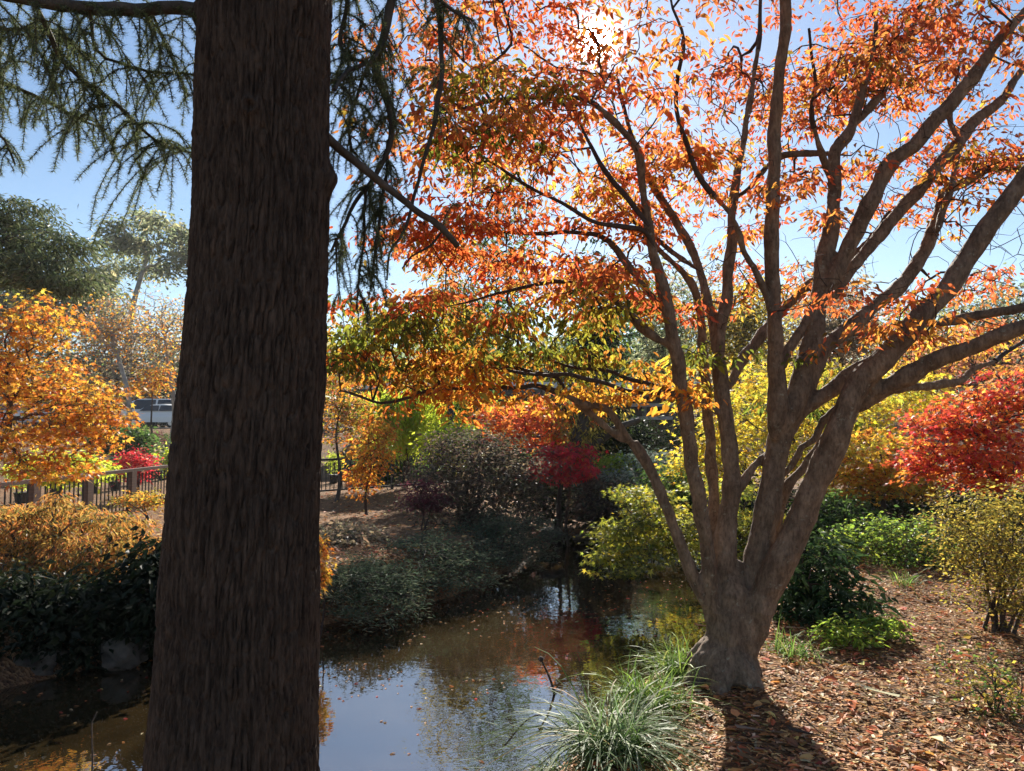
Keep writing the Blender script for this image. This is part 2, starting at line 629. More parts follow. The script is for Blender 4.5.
def grow(mb, nodes, nrad, targets, bf=0.3, step=0.1, tip=0.003, expo=0.45, jit=0.10, sag=0.05, sides=4, plen0=None, reach=1e9):
    """Join every target to the nearest branch already there with a slightly bent twig; thicker where more twigs hang on it."""
    nodes = np.asarray(nodes, float)
    n0 = len(nodes)
    cap = n0 + 40 * len(targets) + 10
    pos = np.empty((cap, 3))
    pos[:n0] = nodes
    pl = np.zeros(cap)
    if plen0 is not None:
        pl[:n0] = plen0
    par = np.full(cap, -1, int)
    n = n0
    order = np.argsort([np.min(np.linalg.norm(nodes - t, axis=1)) for t in targets])
    paths = []
    for ti in order:
        t = targets[ti]
        dv = np.linalg.norm(pos[:n] - t, axis=1)
        i = int(np.argmin(dv + bf * pl[:n]))
        L = dv[i]
        if L > reach or L < 1e-4:
            continue
        k = int(min(38, max(2, L / step)))
        s = np.linspace(0, 1, k + 1)[1:, None]
        a = pos[i]
        q = a + (t - a) * s
        bend = R.normal(0, jit * L, 3)
        q = q + np.sin(s * PI) * (bend + np.array([0, 0, sag * L])) + R.normal(0, 0.012 * L, q.shape) * (1 - s)
        ids = np.arange(n, n + k)
        pos[n:n + k] = q
        par[n] = i
        par[n + 1:n + k] = ids[:-1]
        pl[n:n + k] = pl[i] + L * s[:, 0]
        n += k
        paths.append((i, ids))
    cnt = np.zeros(n)
    for i, ids in paths:
        cnt[ids[-1]] += 1
    for j in range(n - 1, n0 - 1, -1):
        if par[j] >= 0:
            cnt[par[j]] += cnt[j]
    rad = tip * np.maximum(cnt, 1) ** expo
    rmax = np.full(n, 1e9)
    rmax[:n0] = nrad
    for j in range(n0, n):
        rmax[j] = min(rmax[par[j]] * 0.95, rad[j])
    for i, ids in paths:
        pp = np.vstack([pos[i][None], pos[ids]])
        r = np.concatenate([[rmax[ids[0]]], rmax[ids]])
        r[-1] *= 0.5
        mb.tube(pp, r, sides, cap=False)


def ell(px, py, Y, wpx, hpx, depth=None):
    """Half widths in pixels at distance Y -> centre and radii in metres."""
    s = Y / F
    return (P(px, py, Y), np.array([wpx * s, depth if depth else wpx * s, hpx * s]))


def fill(ells, n, shell=0.55, top=False, zmin=None):
    vol = np.array([np.prod(r) ** (2 / 3) for c, r in ells])
    ks = R.choice(len(ells), n, p=vol / vol.sum())
    u = norm(R.normal(0, 1, (n, 3)))
    if top:
        u[:, 2] = np.abs(u[:, 2])
    rr = (shell + (1 - shell) * R.random(n)) if shell < 1 else np.ones(n)
    rr = np.where(R.random(n) < 0.2, R.random(n) ** 0.5, rr)
    cen = np.array([ells[k][0] for k in ks])
    rad = np.array([ells[k][1] for k in ks])
    lump = 1 + 0.22 * (fbm(u * 2.2 + ks[:, None] * 3.7, 2) - 0.5) * 2
    p = cen + u * rad * rr[:, None] * lump[:, None]
    if zmin is not None:
        p[:, 2] = np.maximum(p[:, 2], zmin)
    return p


def plant(name, label, cat, base, ells, pal, n=150, m=14, leaf=0.06, wr=0.5, sxy=None, sz=None, tpl=DIAMOND, droop=0.4, tilt=0.6, trunk=0.05,
          stems=1, mat='leaf', bark='twig', top=False, shell=0.5, group=None, parts=('trunk', 'crown'), tip=0.004, own=0.55, expo=0.45, zmin=None, mid=None, bf=0.3, twigs=1.0):
    root = thing(name, label, cat, base, group)
    base = np.asarray(base, float)
    cen = fill(ells, n, shell, top, zmin)
    wb = MB()
    nodes, nr, pl = [], [], []
    gc = np.mean([c for c, r in ells], axis=0)
    gr = np.mean([r for c, r in ells], axis=0)
    for s in range(stems):
        if stems == 1:
            goal = gc.copy() if mid is None else np.asarray(mid, float)
        else:
            goal = gc + R.uniform(-0.6, 0.6, 3) * gr
        b0 = base + (R.normal(0, 0.35, 3) * [gr[0] * 0.35, gr[1] * 0.35, 0] if stems > 1 else 0)
        L = np.linalg.norm(goal - b0)
        k = max(4, int(L / 0.12))
        k = min(k, 26)
        t = np.linspace(0, 1, k)[:, None]
        q = b0 + (goal - b0) * t + np.sin(t * PI) * R.normal(0, 0.06 * L, 3) * [1, 1, 0.3] + np.sin(t * 2 * PI) * R.normal(0, 0.03 * L, 3) * [1, 1, 0.3]
        q[0, 2] -= 0.05
        r = trunk * (1.15 - 0.75 * t[:, 0])
        r[0] *= 1.3
        wb.tube(q, r, 8)
        nodes.append(q)
        nr.append(r)
        pl.append(t[:, 0] * L * 0.4)
    sub = cen if twigs >= 1 else cen[: int(len(cen) * twigs)]
    grow(wb, np.vstack(nodes), np.concatenate(nr), sub, bf=bf, step=max(0.08, gr.max() * 0.09), tip=tip, plen0=np.concatenate(pl), expo=expo)
    wb.build(parts[0], M[bark], root, smooth=True)
    if m:
        lb = MB()
        if sxy is None:
            sxy = gr.max() * 0.13
        if sz is None:
            sz = sxy * 0.45
        cluster_leaves(lb, cen, m, sxy, sz, leaf, wr, pal, tpl, droop, tilt, own=own)
        lb.build(parts[1], M[mat], root)
    return root


# palettes: albedo r, g, b, weight
PAL = dict(
    fire=[(.53, .16, .05, 3), (.5, .11, .048, 3.6), (.56, .24, .055, 2.4), (.38, .095, .035, 1.6), (.56, .38, .06, 1), (.44, .19, .06, 1.4), (.26, .17, .035, .7)],
    red=[(.5, .11, .03, 3), (.46, .08, .03, 2), (.56, .18, .04, 2)],
    crimson=[(.48, .03, .05, 3), (.36, .025, .04, 2), (.55, .08, .05, 1)],
    olive=[(.25, .24, .032, 3.4), (.15, .19, .03, 3), (.36, .3, .04, 2), (.42, .2, .04, 1), (.09, .12, .024, 1.6)],
    yellow=[(.62, .5, .05, 3), (.5, .46, .06, 2), (.62, .38, .05, 1.5), (.36, .38, .06, 1)],
    gold=[(.6, .33, .045, 3), (.58, .22, .035, 3), (.55, .43, .06, 1.5), (.45, .16, .035, 1)],
    orange=[(.52, .24, .035, 3), (.5, .15, .03, 2), (.56, .36, .05, 2.4), (.34, .1, .03, 1), (.3, .2, .04, 1)],
    lace=[(.46, .24, .06, 3), (.4, .15, .045, 2), (.33, .24, .065, 2), (.44, .28, .09, 1), (.12, .11, .035, 2)],
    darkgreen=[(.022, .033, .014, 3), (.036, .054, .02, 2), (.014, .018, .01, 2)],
    green=[(.07, .13, .03, 3), (.1, .17, .04, 2), (.05, .09, .03, 2)],
    lime=[(.46, .54, .05, 3), (.36, .48, .05, 2), (.55, .55, .08, 1)],
    brightgreen=[(.26, .36, .05, 3), (.16, .26, .05, 2), (.38, .42, .07, 1)],
    juniper=[(.085, .115, .07, 3), (.12, .15, .095, 2), (.055, .075, .045, 2), (.18, .19, .12, .8)],
    plum=[(.07, .045, .04, 2), (.06, .06, .04, 3), (.1, .08, .06, 2), (.15, .11, .07, 1)],
    silver=[(.2, .26, .22, 3), (.13, .18, .14, 2), (.3, .34, .3, 1)],
    euc=[(.22, .25, .15, 3), (.3, .31, .19, 2), (.14, .17, .1, 2)],
    deodar=[(.12, .15, .065, 3), (.18, .2, .085, 2), (.07, .09, .045, 2)],
    ochre=[(.3, .24, .05, 3), (.2, .18, .045, 2), (.42, .33, .06, 2), (.13, .13, .035, 2)],
    pinkbrown=[(.42, .2, .11, 3), (.45, .26, .12, 2), (.36, .14, .09, 2)],
    greybrown=[(.26, .21, .15, 3), (.34, .26, .17, 2), (.18, .16, .11, 2)],
    purple=[(.12, .035, .05, 2), (.09, .03, .04, 2)],
)

# ================================================================== MAIN AUTUMN TREE
BY = 4.66
LIMBS = [  # (pixel x, y, width) along the limb, distance at its start and end
    ([(722, 702, 74), (724, 686, 64), (726, 668, 55), (729, 645, 50), (731, 612, 50), (733, 592, 42), (735, 572, 22), (736, 560, 12)], BY, BY),
    ([(742, 662, 36), (750, 630, 34), (763, 600, 32), (778, 571, 31), (792, 538, 30), (809, 498, 28), (826, 459, 28), (842, 422, 27), (850, 402, 26), (863, 380, 26), (883, 360, 24),
      (898, 340, 23), (915, 320, 22), (938, 299, 20), (957, 275, 20), (985, 235, 19), (1015, 190, 17), (1045, 145, 14), (1090, 80, 9)], BY - 0.04, 4.1),
    ([(735, 645, 34), (744, 605, 30), (754, 571, 27), (761, 538, 28), (769, 498, 26), (776, 459, 25), (782, 425, 27), (788, 408, 26)], BY, BY + 0.06),
    ([(775, 440, 24), (777, 400, 21), (776, 360, 19), (775, 323, 17), (772, 280, 16), (772, 240, 16), (773, 200, 15), (775, 150, 15), (778, 100, 14), (782, 50, 12),
      (786, 0, 11), (790, -60, 9), (795, -120, 5)], BY, 4.25),
    ([(784, 430, 24), (797, 395, 23), (806, 365, 22), (815, 330, 21), (822, 290, 20), (827, 255, 19), (833, 215, 16), (835, 180, 14), (837, 150, 13), (850, 130, 11),
      (860, 100, 10), (866, 78, 8), (872, 55, 6), (876, 20, 4)], BY, 4.9),
    ([(837, 155, 8), (818, 153, 8), (782, 156, 7), (765, 170, 6), (750, 187, 5), (730, 202, 4)], 4.85, 5.1),
    ([(852, 127, 9), (880, 95, 8), (900, 60, 7), (912, 30, 5), (925, -10, 4)], 4.86, 5.2),
    ([(779, 372, 14), (790, 348, 12), (803, 325, 11), (818, 298, 10)], BY, BY),
    ([(729, 388, 14), (738, 368, 14), (747, 353, 13), (766, 330, 12), (781, 313, 11), (794, 298, 10), (808, 284, 10), (822, 277, 8), (845, 262, 7), (870, 240, 6), (890, 212, 4)], 4.75, 5.5),
    ([(728, 640, 32), (726, 600, 26), (724, 571, 24), (725, 538, 22), (730, 498, 20), (729, 460, 18), (724, 420, 17), (722, 390, 18), (720, 362, 17)], BY, 4.72),
    ([(720, 366, 15), (714, 331, 12), (708, 300, 11), (703, 278, 10), (694, 255, 9), (686, 241, 9), (661, 197, 8), (645, 172, 7), (630, 130, 5), (618, 80, 4)], 4.72, 5.4),
    ([(701, 272, 7), (690, 264, 7), (672, 252, 6), (650, 234, 5), (628, 220, 4)], 4.8, 5.2),
    ([(721, 366, 14), (720, 331, 13), (726, 303, 12), (729, 281, 12), (730, 256, 11), (732, 205, 10), (737, 175, 9), (743, 140, 8), (749, 106, 7), (755, 70, 6), (760, 30, 5), (764, -20, 3)], 4.72, 5.2),
    ([(776, 345, 9), (770, 312, 8), (760, 282, 8), (745, 250, 7), (729, 212, 7), (714, 195, 7), (695, 168, 6), (683, 135, 6), (677, 110, 5), (679, 73, 5), (685, 40, 4), (674, 8, 3)], 4.6, 4.0),
    ([(712, 585, 15), (714, 540, 14), (714, 500, 13), (710, 430, 12), (706, 390, 11), (702, 350, 11), (699, 310, 10), (693, 287, 9), (682, 274, 8), (668, 260, 7), (650, 240, 6), (625, 212, 4)], 4.75, 5.7),
    ([(716, 640, 24), (712, 600, 19), (708, 560, 15), (702, 520, 16), (696, 484, 16), (688, 440, 15), (684, 410, 16), (678, 375, 16), (673, 345, 15), (667, 310, 14), (660, 275, 13),
      (653, 245, 12), (647, 215, 11), (641, 180, 10), (637, 152, 10), (628, 136, 9), (617, 122, 8), (600, 107, 7), (584, 99, 6), (550, 98, 5), (512, 97, 5), (480, 104, 4), (447, 114, 3), (415, 104, 2)], BY, 4.0),
    ([(668, 315, 11), (659, 305, 11), (645, 288, 10), (630, 266, 9), (618, 249, 7), (600, 237, 6), (575, 232, 5), (545, 233, 5), (515, 233, 4), (480, 230, 3), (443, 226, 3)], 4.4, 4.6),
    ([(655, 250, 7), (645, 231, 6), (620, 224, 6), (598, 222, 5), (570, 209, 5), (550, 197, 4), (515, 178, 4), (488, 161, 3)], 4.3, 3.9),
    ([(673, 348, 12), (660, 340, 12), (640, 324, 11), (626, 310, 9), (612, 297, 7), (598, 290, 6), (580, 284, 5), (556, 282, 5), (520, 289, 4), (488, 296, 3), (455, 305, 2)], 4.4, 4.2),
    ([(649, 226, 7), (639, 212, 7), (604, 171, 6), (588, 140, 4), (575, 108, 3)], 4.2, 4.4),
    ([(716, 645, 24), (708, 612, 16), (700, 590, 14), (688, 565, 13), (676, 535, 12), (664, 500, 12), (655, 478, 13), (645, 460, 13), (633, 444, 13)], BY, 4.5),
    ([(635, 447, 11), (620, 427, 10), (612, 415, 9), (604, 408, 8), (590, 405, 8), (578, 401, 8), (566, 395, 7), (553, 389, 7), (534, 384, 6), (516, 388, 5), (498, 387, 5), (474, 388, 4),
      (438, 389, 4), (411, 396, 4), (382, 402, 3), (356, 394, 3), (338, 390, 2)], 4.5, 4.3),
    ([(636, 446, 11), (622, 440, 10), (607, 429, 9), (592, 416, 9), (576, 402, 8)], 4.5, 4.48),
    ([(568, 395, 6), (558, 378, 6), (548, 374, 5), (534, 372, 5), (505, 366, 4), (480, 360, 3), (450, 355, 2)], 4.47, 4.9),
    ([(724, 417, 9), (705, 406, 8), (686, 398, 8), (660, 392, 7), (625, 390, 6), (598, 382, 5), (571, 375, 5), (534, 374, 4), (498, 369, 3), (465, 366, 2)], 4.7, 4.2),
    ([(688, 399, 7), (660, 387, 6), (634, 379, 5), (607, 371, 4), (582, 369, 4), (555, 362, 3), (520, 350, 2)], 4.6, 4.9),
    ([(778, 455, 18), (793, 420, 18), (812, 402, 16), (833, 388, 15), (852, 373, 13), (872, 360, 11)], 4.72, 4.75),
    ([(797, 420, 18), (808, 385, 18), (822, 352, 17), (838, 336, 16), (855, 323, 16), (872, 309, 15), (888, 297, 15), (906, 281, 14), (928, 247, 12), (937, 220, 11), (943, 194, 10),
      (964, 182, 9), (990, 168, 8), (1024, 157, 7), (1060, 150, 5)], 4.7, 5.6),
    ([(820, 305, 18), (833, 280, 18), (844, 256, 18), (856, 230, 17), (869, 205, 17), (888, 165, 16), (913, 145, 16), (942, 113, 15), (960, 90, 14), (979, 69, 13), (1000, 40, 11),
      (1016, 22, 10), (1035, 0, 8), (1070, -50, 5)], 4.72, 4.4),
    ([(832, 300, 13), (848, 275, 13), (855, 263, 13), (880, 235, 13), (906, 205, 13), (925, 182, 12), (942, 161, 12), (960, 140, 12), (972, 124, 11), (995, 105, 10), (1008, 91, 9),
      (1015, 78, 8), (1030, 60, 6)], 4.78, 5.3),
    ([(850, 412, 20), (866, 403, 19), (884, 390, 19), (906, 377, 19), (925, 365, 18), (942, 356, 18), (960, 350, 17), (979, 344, 16), (1000, 335, 15), (1024, 326, 13), (1060, 310, 9)], 4.5, 3.9),
    ([(893, 392, 10), (910, 388, 10), (928, 385, 9), (945, 383, 9), (961, 381, 8), (975, 370, 7), (990, 365, 6), (1010, 350, 4), (1030, 335, 3)], 4.4, 4.9),
    ([(930, 326, 12), (945, 322, 11), (960, 319, 11), (979, 315, 10), (1000, 311, 9), (1024, 307, 8), (1050, 300, 6)], 4.3, 4.0),
    ([(731, 500, 12), (744, 479, 10), (761, 459, 9), (778, 448, 9)], 4.72, 4.8),
    ([(778, 480, 11), (791, 465, 10), (803, 447, 9), (815, 440, 9), (822, 422, 9), (836, 408, 8)], 4.78, 4.72),
    ([(760, 600, 12), (768, 560, 10), (776, 530, 9), (786, 490, 9), (804, 468, 9), (817, 450, 9), (832, 428, 9), (848, 408, 9)], 4.85, 4.78),
    ([(937, 232, 9), (950, 190, 7), (958, 150, 6), (950, 110, 5), (958, 70, 3)], 4.9, 5.3),
    ([(835, 190, 9), (824, 160, 7), (812, 120, 6), (815, 80, 4), (808, 30, 3)], 4.85, 4.4),
]


def limb_world(l):
    pts, Y0, Y1 = l
    xy = np.array([p[:2] for p in pts], float)
    s = np.concatenate([[0], np.cumsum(np.linalg.norm(np.diff(xy, axis=0), axis=1))])
    s = s / s[-1]
    Ys = Y0 + (Y1 - Y0) * s
    w = np.array([P(x, y, yy) for (x, y), yy in zip(xy, Ys)])
    r = np.array([p[2] for p in pts]) * 0.5 * Ys / F * np.sqrt(1 + ((xy[:, 0] - CX) / F) ** 2) * 0.87
    return w, r


def remesh(mb, voxel, name):
    tmp = mb.build('temp_' + name, M['bark_grey'])
    md = tmp.modifiers.new('r', 'REMESH')
    md.mode = 'VOXEL'
    md.voxel_size = voxel
    md2 = tmp.modifiers.new('s', 'SMOOTH')
    md2.factor = 0.5
    md2.iterations = 3
    dg = bpy.context.evaluated_depsgraph_get()
    me = bpy.data.meshes.new_from_object(tmp.evaluated_get(dg))
    bpy.data.objects.remove(tmp)
    n = len(me.vertices)
    co = np.empty(n * 3, np.float32)
    me.vertices.foreach_get('co', co)
    nf = len(me.polygons)
    lt = np.empty(len(me.loops), np.int32)
    me.loops.foreach_get('vertex_index', lt)
    tot = np.empty(nf, np.int32)
    me.polygons.foreach_get('loop_total', tot)
    nr = np.empty(n * 3, np.float32)
    me.vertices.foreach_get('normal', nr)
    bpy.data.meshes.remove(me)
    if (tot == 4).all():
        return co.reshape(-1, 3).astype(float), nr.reshape(-1, 3).astype(float), lt.reshape(-1, 4)
    st = np.concatenate([[0], np.cumsum(tot)[:-1]])
    q = np.stack([lt[st], lt[st + 1], lt[st + 2], lt[st + np.minimum(3, tot - 1)]], -1)
    return co.reshape(-1, 3).astype(float), nr.reshape(-1, 3).astype(float), q[tot == 4]


base = P(724, 684, BY)
tree = thing('autumn_tree', 'broad many stemmed tree with orange and red leaves beside the pond', 'tree', (base[0], base[1], gz(base[0], base[1])))
big, thin = MB(), MB()
nodes, nrad, npl = [], [], []
for li, l in enumerate(LIMBS):
    w, r = limb_world(l)
    q, rr = smooth(w, r, 0.05)
    if li > 0:
        wob = (np.stack([fbm(q * 5 + 3.1 * k, 2) for k in range(3)], -1) - 0.5) * 0.035
        wob *= np.minimum(1, np.linspace(0, 6, len(q)))[:, None]
        q = q + wob
        rr = rr * (1 + 0.16 * (fbm(q * 9, 2) - 0.5) * 2)
    if li == 0:
        q[0, 2] -= 0.12
    if li > 0 and rr[0] > 0.012:
        rr[:5] *= np.array([0.45, 0.7, 0.85, 0.93, 0.98])[:len(rr[:5])]
    k = int((rr > 0.017).sum())
    k = max(k, 4) if rr.max() > 0.025 else k
    if k >= 4:
        e = min(len(q), k + 1)
        big.tube(q[:e], rr[:e], 14)
        if e < len(q) - 1:
            thin.tube(q[e - 2:], rr[e - 2:], 8)
    else:
        thin.tube(q, rr, 8)
    if li > 0:
        nodes.append(q)
        nrad.append(rr)
        npl.append(np.linspace(0, 0.5, len(q)))
for a in (0.3, 1.5, 2.6, 3.5, 4.3, 5.3):  # root flare
    p0 = base + np.array([0, 0, 0.22])
    p1 = base + np.array([math.cos(a) * 0.235, math.sin(a) * 0.235, 0.02])
    p2 = base + np.array([math.cos(a) * 0.4, math.sin(a) * 0.4, -0.12])
    q, rr = smooth([p0, p1, p2], [0.14, 0.06, 0.03], 0.05)
    big.tube(q, rr, 10)
v, nr_, q4 = remesh(big, 0.010, 'limbs')
disp = (fbm(v * [26, 26, 12], 4) - 0.5) * 0.02 + (fbm(v * [9, 9, 6] + 40, 2) - 0.5) * 0.03
low = np.clip(1 - (v[:, 2] - base[2]) / 0.9, 0, 1)
disp = disp * (0.6 + 1.2 * low)
tb = MB()
tb.add(v + nr_ * disp[:, None], q4)
tb.build('trunk', M['bark_grey'], tree, smooth=True)

# crown: leaf sprays placed through the crown's depth
ZONES = [  # x0, y0, x1, y1, count, Y0, Y1, palette
    (405, -90, 1040, 60, 400, 3.6, 6.4, 'fire'),
    (415, 40, 640, 150, 150, 3.4, 5.8, 'fire'),
    (420, 120, 660, 300, 270, 3.9, 5.6, 'fire'),
    (400, 180, 560, 300, 70, 3.9, 4.8, 'red'),
    (640, 50, 860, 210, 220, 4.5, 6.4, 'fire'),
    (820, 0, 1040, 170, 190, 4.6, 6.6, 'fire'),
    (640, 180, 900, 320, 85, 4.7, 6.2, 'fire'),
    (860, 150, 1040, 330, 55, 4.7, 6.4, 'fire'),
    (460, 70, 640, 150, 30, 3.6, 4.5, 'olive'),
    (345, 300, 640, 368, 165, 3.9, 5.2, 'olive'),
    (330, 318, 450, 400, 75, 4.2, 5.3, 'orange'),
    (440, 345, 680, 405, 90, 4.3, 5.4, 'gold'),
    (560, 300, 700, 390, 40, 4.5, 5.4, 'olive'),
    (660, 330, 860, 420, 26, 4.2, 5.2, 'olive'),
    (860, 250, 960, 350, 9, 4.0, 4.6, 'fire'),
    (800, -260, 1100, -80, 90, 3.6, 6.2, 'fire'),
    (420, -260, 800, -80, 130, 3.6, 6.2, 'fire'),
]
cb = MB()
alltg = []
for x0, y0, x1, y1, n, Ya, Yb, pal in ZONES:
    # flat layered boughs, each a handful of leafy sprays
    nb_ = max(3, int(n / 9))
    bc = np.array([P(R.uniform(x0, x1), R.uniform(y0, y1), R.uniform(Ya, Yb)) for _ in range(nb_)])
    pts, tone = [], []
    for c in bc:
        k = R.integers(6, 13)
        o = R.normal(0, 1, (k, 3)) * [0.21, 0.21, 0.035]
        o[:, 2] -= 0.25 * np.hypot(o[:, 0], o[:, 1]) ** 1.5
        pts.append(c + o)
        tone.append(np.repeat(pick(PAL[pal], 1, 0.12), k, axis=0))
    pts, tone = np.vstack(pts), np.vstack(tone)
    alltg.append(pts)
    m_ = 23
    own_c = mixpal(PAL[pal], len(pts), m_, 0.5)
    bt = np.repeat(tone, m_, axis=0) * np.exp(R.normal(0, 0.12, (len(own_c), 1)))
    cols = np.where(R.random((len(own_c), 1)) < 0.5, bt, own_c)
    drp = 0.95 if pal == 'olive' else 0.75
    cluster_leaves(cb, pts, m_, 0.068, 0.022, 0.047, 0.46, PAL[pal], POINTED, drp, 0.7, cols=np.clip(cols, 0.01, 0.8))
cb.build('crown', M['leaf'], tree)
alltg = np.vstack(alltg)
grow(thin, np.vstack(nodes), np.concatenate(nrad), alltg, bf=0.25, step=0.09, tip=0.0022, expo=0.5, jit=0.12, sag=0.08, sides=5, plen0=np.concatenate(npl))
bare = []
for x0, y0, x1, y1, n in ((860, 120, 1040, 330, 220), (700, 200, 880, 330, 150), (640, 40, 1020, 200, 200), (440, 60, 660, 300, 160)):
    for _ in range(n):
        bare.append(P(R.uniform(x0, x1), R.uniform(y0, y1), R.uniform(4.3, 6)))
grow(thin, np.vstack(nodes), np.concatenate(nrad), np.array(bare), bf=0.25, step=0.07, tip=0.0016, expo=0.5, jit=0.16, sides=4, plen0=np.concatenate(npl))
thin.build('branches', M['twig'], tree, smooth=True)

# ================================================================== CEDAR IN FRONT
CYD = 2.5
left_e = [(-300, 203), (0, 195), (100, 194), (250, 190), (300, 184), (400, 172), (500, 163), (600, 155), (700, 147), (771, 141), (900, 122)]
right_e = [(-300, 337), (0, 333), (250, 328), (400, 325), (500, 323), (600, 321), (771, 318), (900, 326)]
cedar = thing('cedar_tree', 'massive cedar trunk with dark furrowed bark and drooping needle branches', 'tree', (*P(228, 771, CYD)[:2], 0.0))
rows = np.linspace(1000, -300, 860)
lx = np.interp(rows, [a for a, b in left_e], [b for a, b in left_e])
rx = np.interp(rows, [a for a, b in right_e], [b for a, b in right_e])
k7 = np.ones(61) / 61
lx = np.convolve(np.pad(lx, 30, 'edge'), k7, 'valid')
rx = np.convolve(np.pad(rx, 30, 'edge'), k7, 'valid')
cen, rad = [], []
for a, b, y in zip(lx, rx, rows):
    da, db = ray(a, y), ray(b, y)
    fa, fb = math.atan2(da[0], da[1]), math.atan2(db[0], db[1])
    fc = (fa + fb) / 2
    cen.append([CYD * math.tan(fc), CYD, P((a + b) / 2, y, CYD)[2]])
    rad.append(CYD / math.cos(fc) * math.sin((fb - fa) / 2) - 0.008)
cen, rad = np.array(cen), np.array(rad)
top_z = np.linspace(cen[-1, 2], 8.5, 40)[1:]
cen = np.vstack([cen, np.c_[np.full(39, cen[-1, 0]), np.full(39, CYD), top_z]])
rad = np.concatenate([rad, np.linspace(rad[-1], 0.12, 40)[1:]])
NS = 520
th = np.arange(NS) * 2 * PI / NS
ct, st = np.cos(th), np.sin(th)
TH = np.stack([np.broadcast_to(ct * 0.3, (len(cen), NS)), np.broadcast_to(st * 0.3, (len(cen), NS)), np.broadcast_to(cen[:, 2:3], (len(cen), NS))], -1)
wz = TH + (np.stack([fbm(TH * [9, 9, 3] + 50, 2), fbm(TH * [9, 9, 3] + 90, 2), TH[..., 2] * 0], -1) - 0.5) * [0.05, 0.05, 0]
n1 = vnoise(wz * [64, 64, 12])
n2 = vnoise(wz * [125, 125, 30] + 31)
rdg = np.minimum(1, np.abs(n1 - 0.5) * 4.2) * 0.65 + np.minimum(1, np.abs(n2 - 0.5) * 4) * 0.35
big_l = fbm(TH * [7, 7, 2.2] + 7, 3)
rdg = np.minimum(1, np.abs(n1 - 0.5) * 6) ** 0.8 * 0.7 + np.minimum(1, np.abs(n2 - 0.5) * 5) * 0.3
dsp = (rdg - 0.7) * 0.016 + (big_l - 0.5) * 0.028 + (fbm(TH * [150, 150, 60], 2) - 0.5) * 0.004
# an old branch scar on the face and a swelling where the limb leaves
for (sx, sy, amp, sg) in ((272, 133, 0.010, 0.028), (328, 178, 0.03, 0.045), (196, 14, 0.03, 0.05)):
    c = P(sx, sy, CYD)
    zc = c[2]
    i0 = int(np.argmin(np.abs(cen[:, 2] - zc)))
    ang = math.atan2(-math.sqrt(max(rad[i0] ** 2 - (c[0] - cen[i0, 0]) ** 2, 0)), c[0] - cen[i0, 0])
    dth = (th - ang + PI) % (2 * PI) - PI
    rr2 = ((dth * rad[i0])[None] ** 2 + (cen[:, 2:3] - zc) ** 2)
    if amp == 0.010:
        dsp = dsp + amp * (np.exp(-((np.sqrt(rr2) - 0.022) / 0.008) ** 2) - 1.2 * np.exp(-rr2 / 0.012 ** 2)) + 0.006 * np.exp(-rr2 / 0.05 ** 2)
    else:
        dsp = dsp + amp * np.exp(-rr2 / sg ** 2)
rr = rad[:, None] + dsp
v = np.stack([cen[:, 0:1] + rr * ct, cen[:, 1:2] + rr * st, np.broadcast_to(cen[:, 2:3], rr.shape)], -1)
i = np.arange(len(cen) - 1)[:, None] * NS
j = np.arange(NS)[None]
kk = (j + 1) % NS
mb = MB()
mb.add(v.reshape(-1, 3), np.stack([i + j, i + kk, i + NS + kk, i + NS + j], -1).reshape(-1, 4))
mb.build('trunk', M['cedar_bark'], cedar, smooth=True)

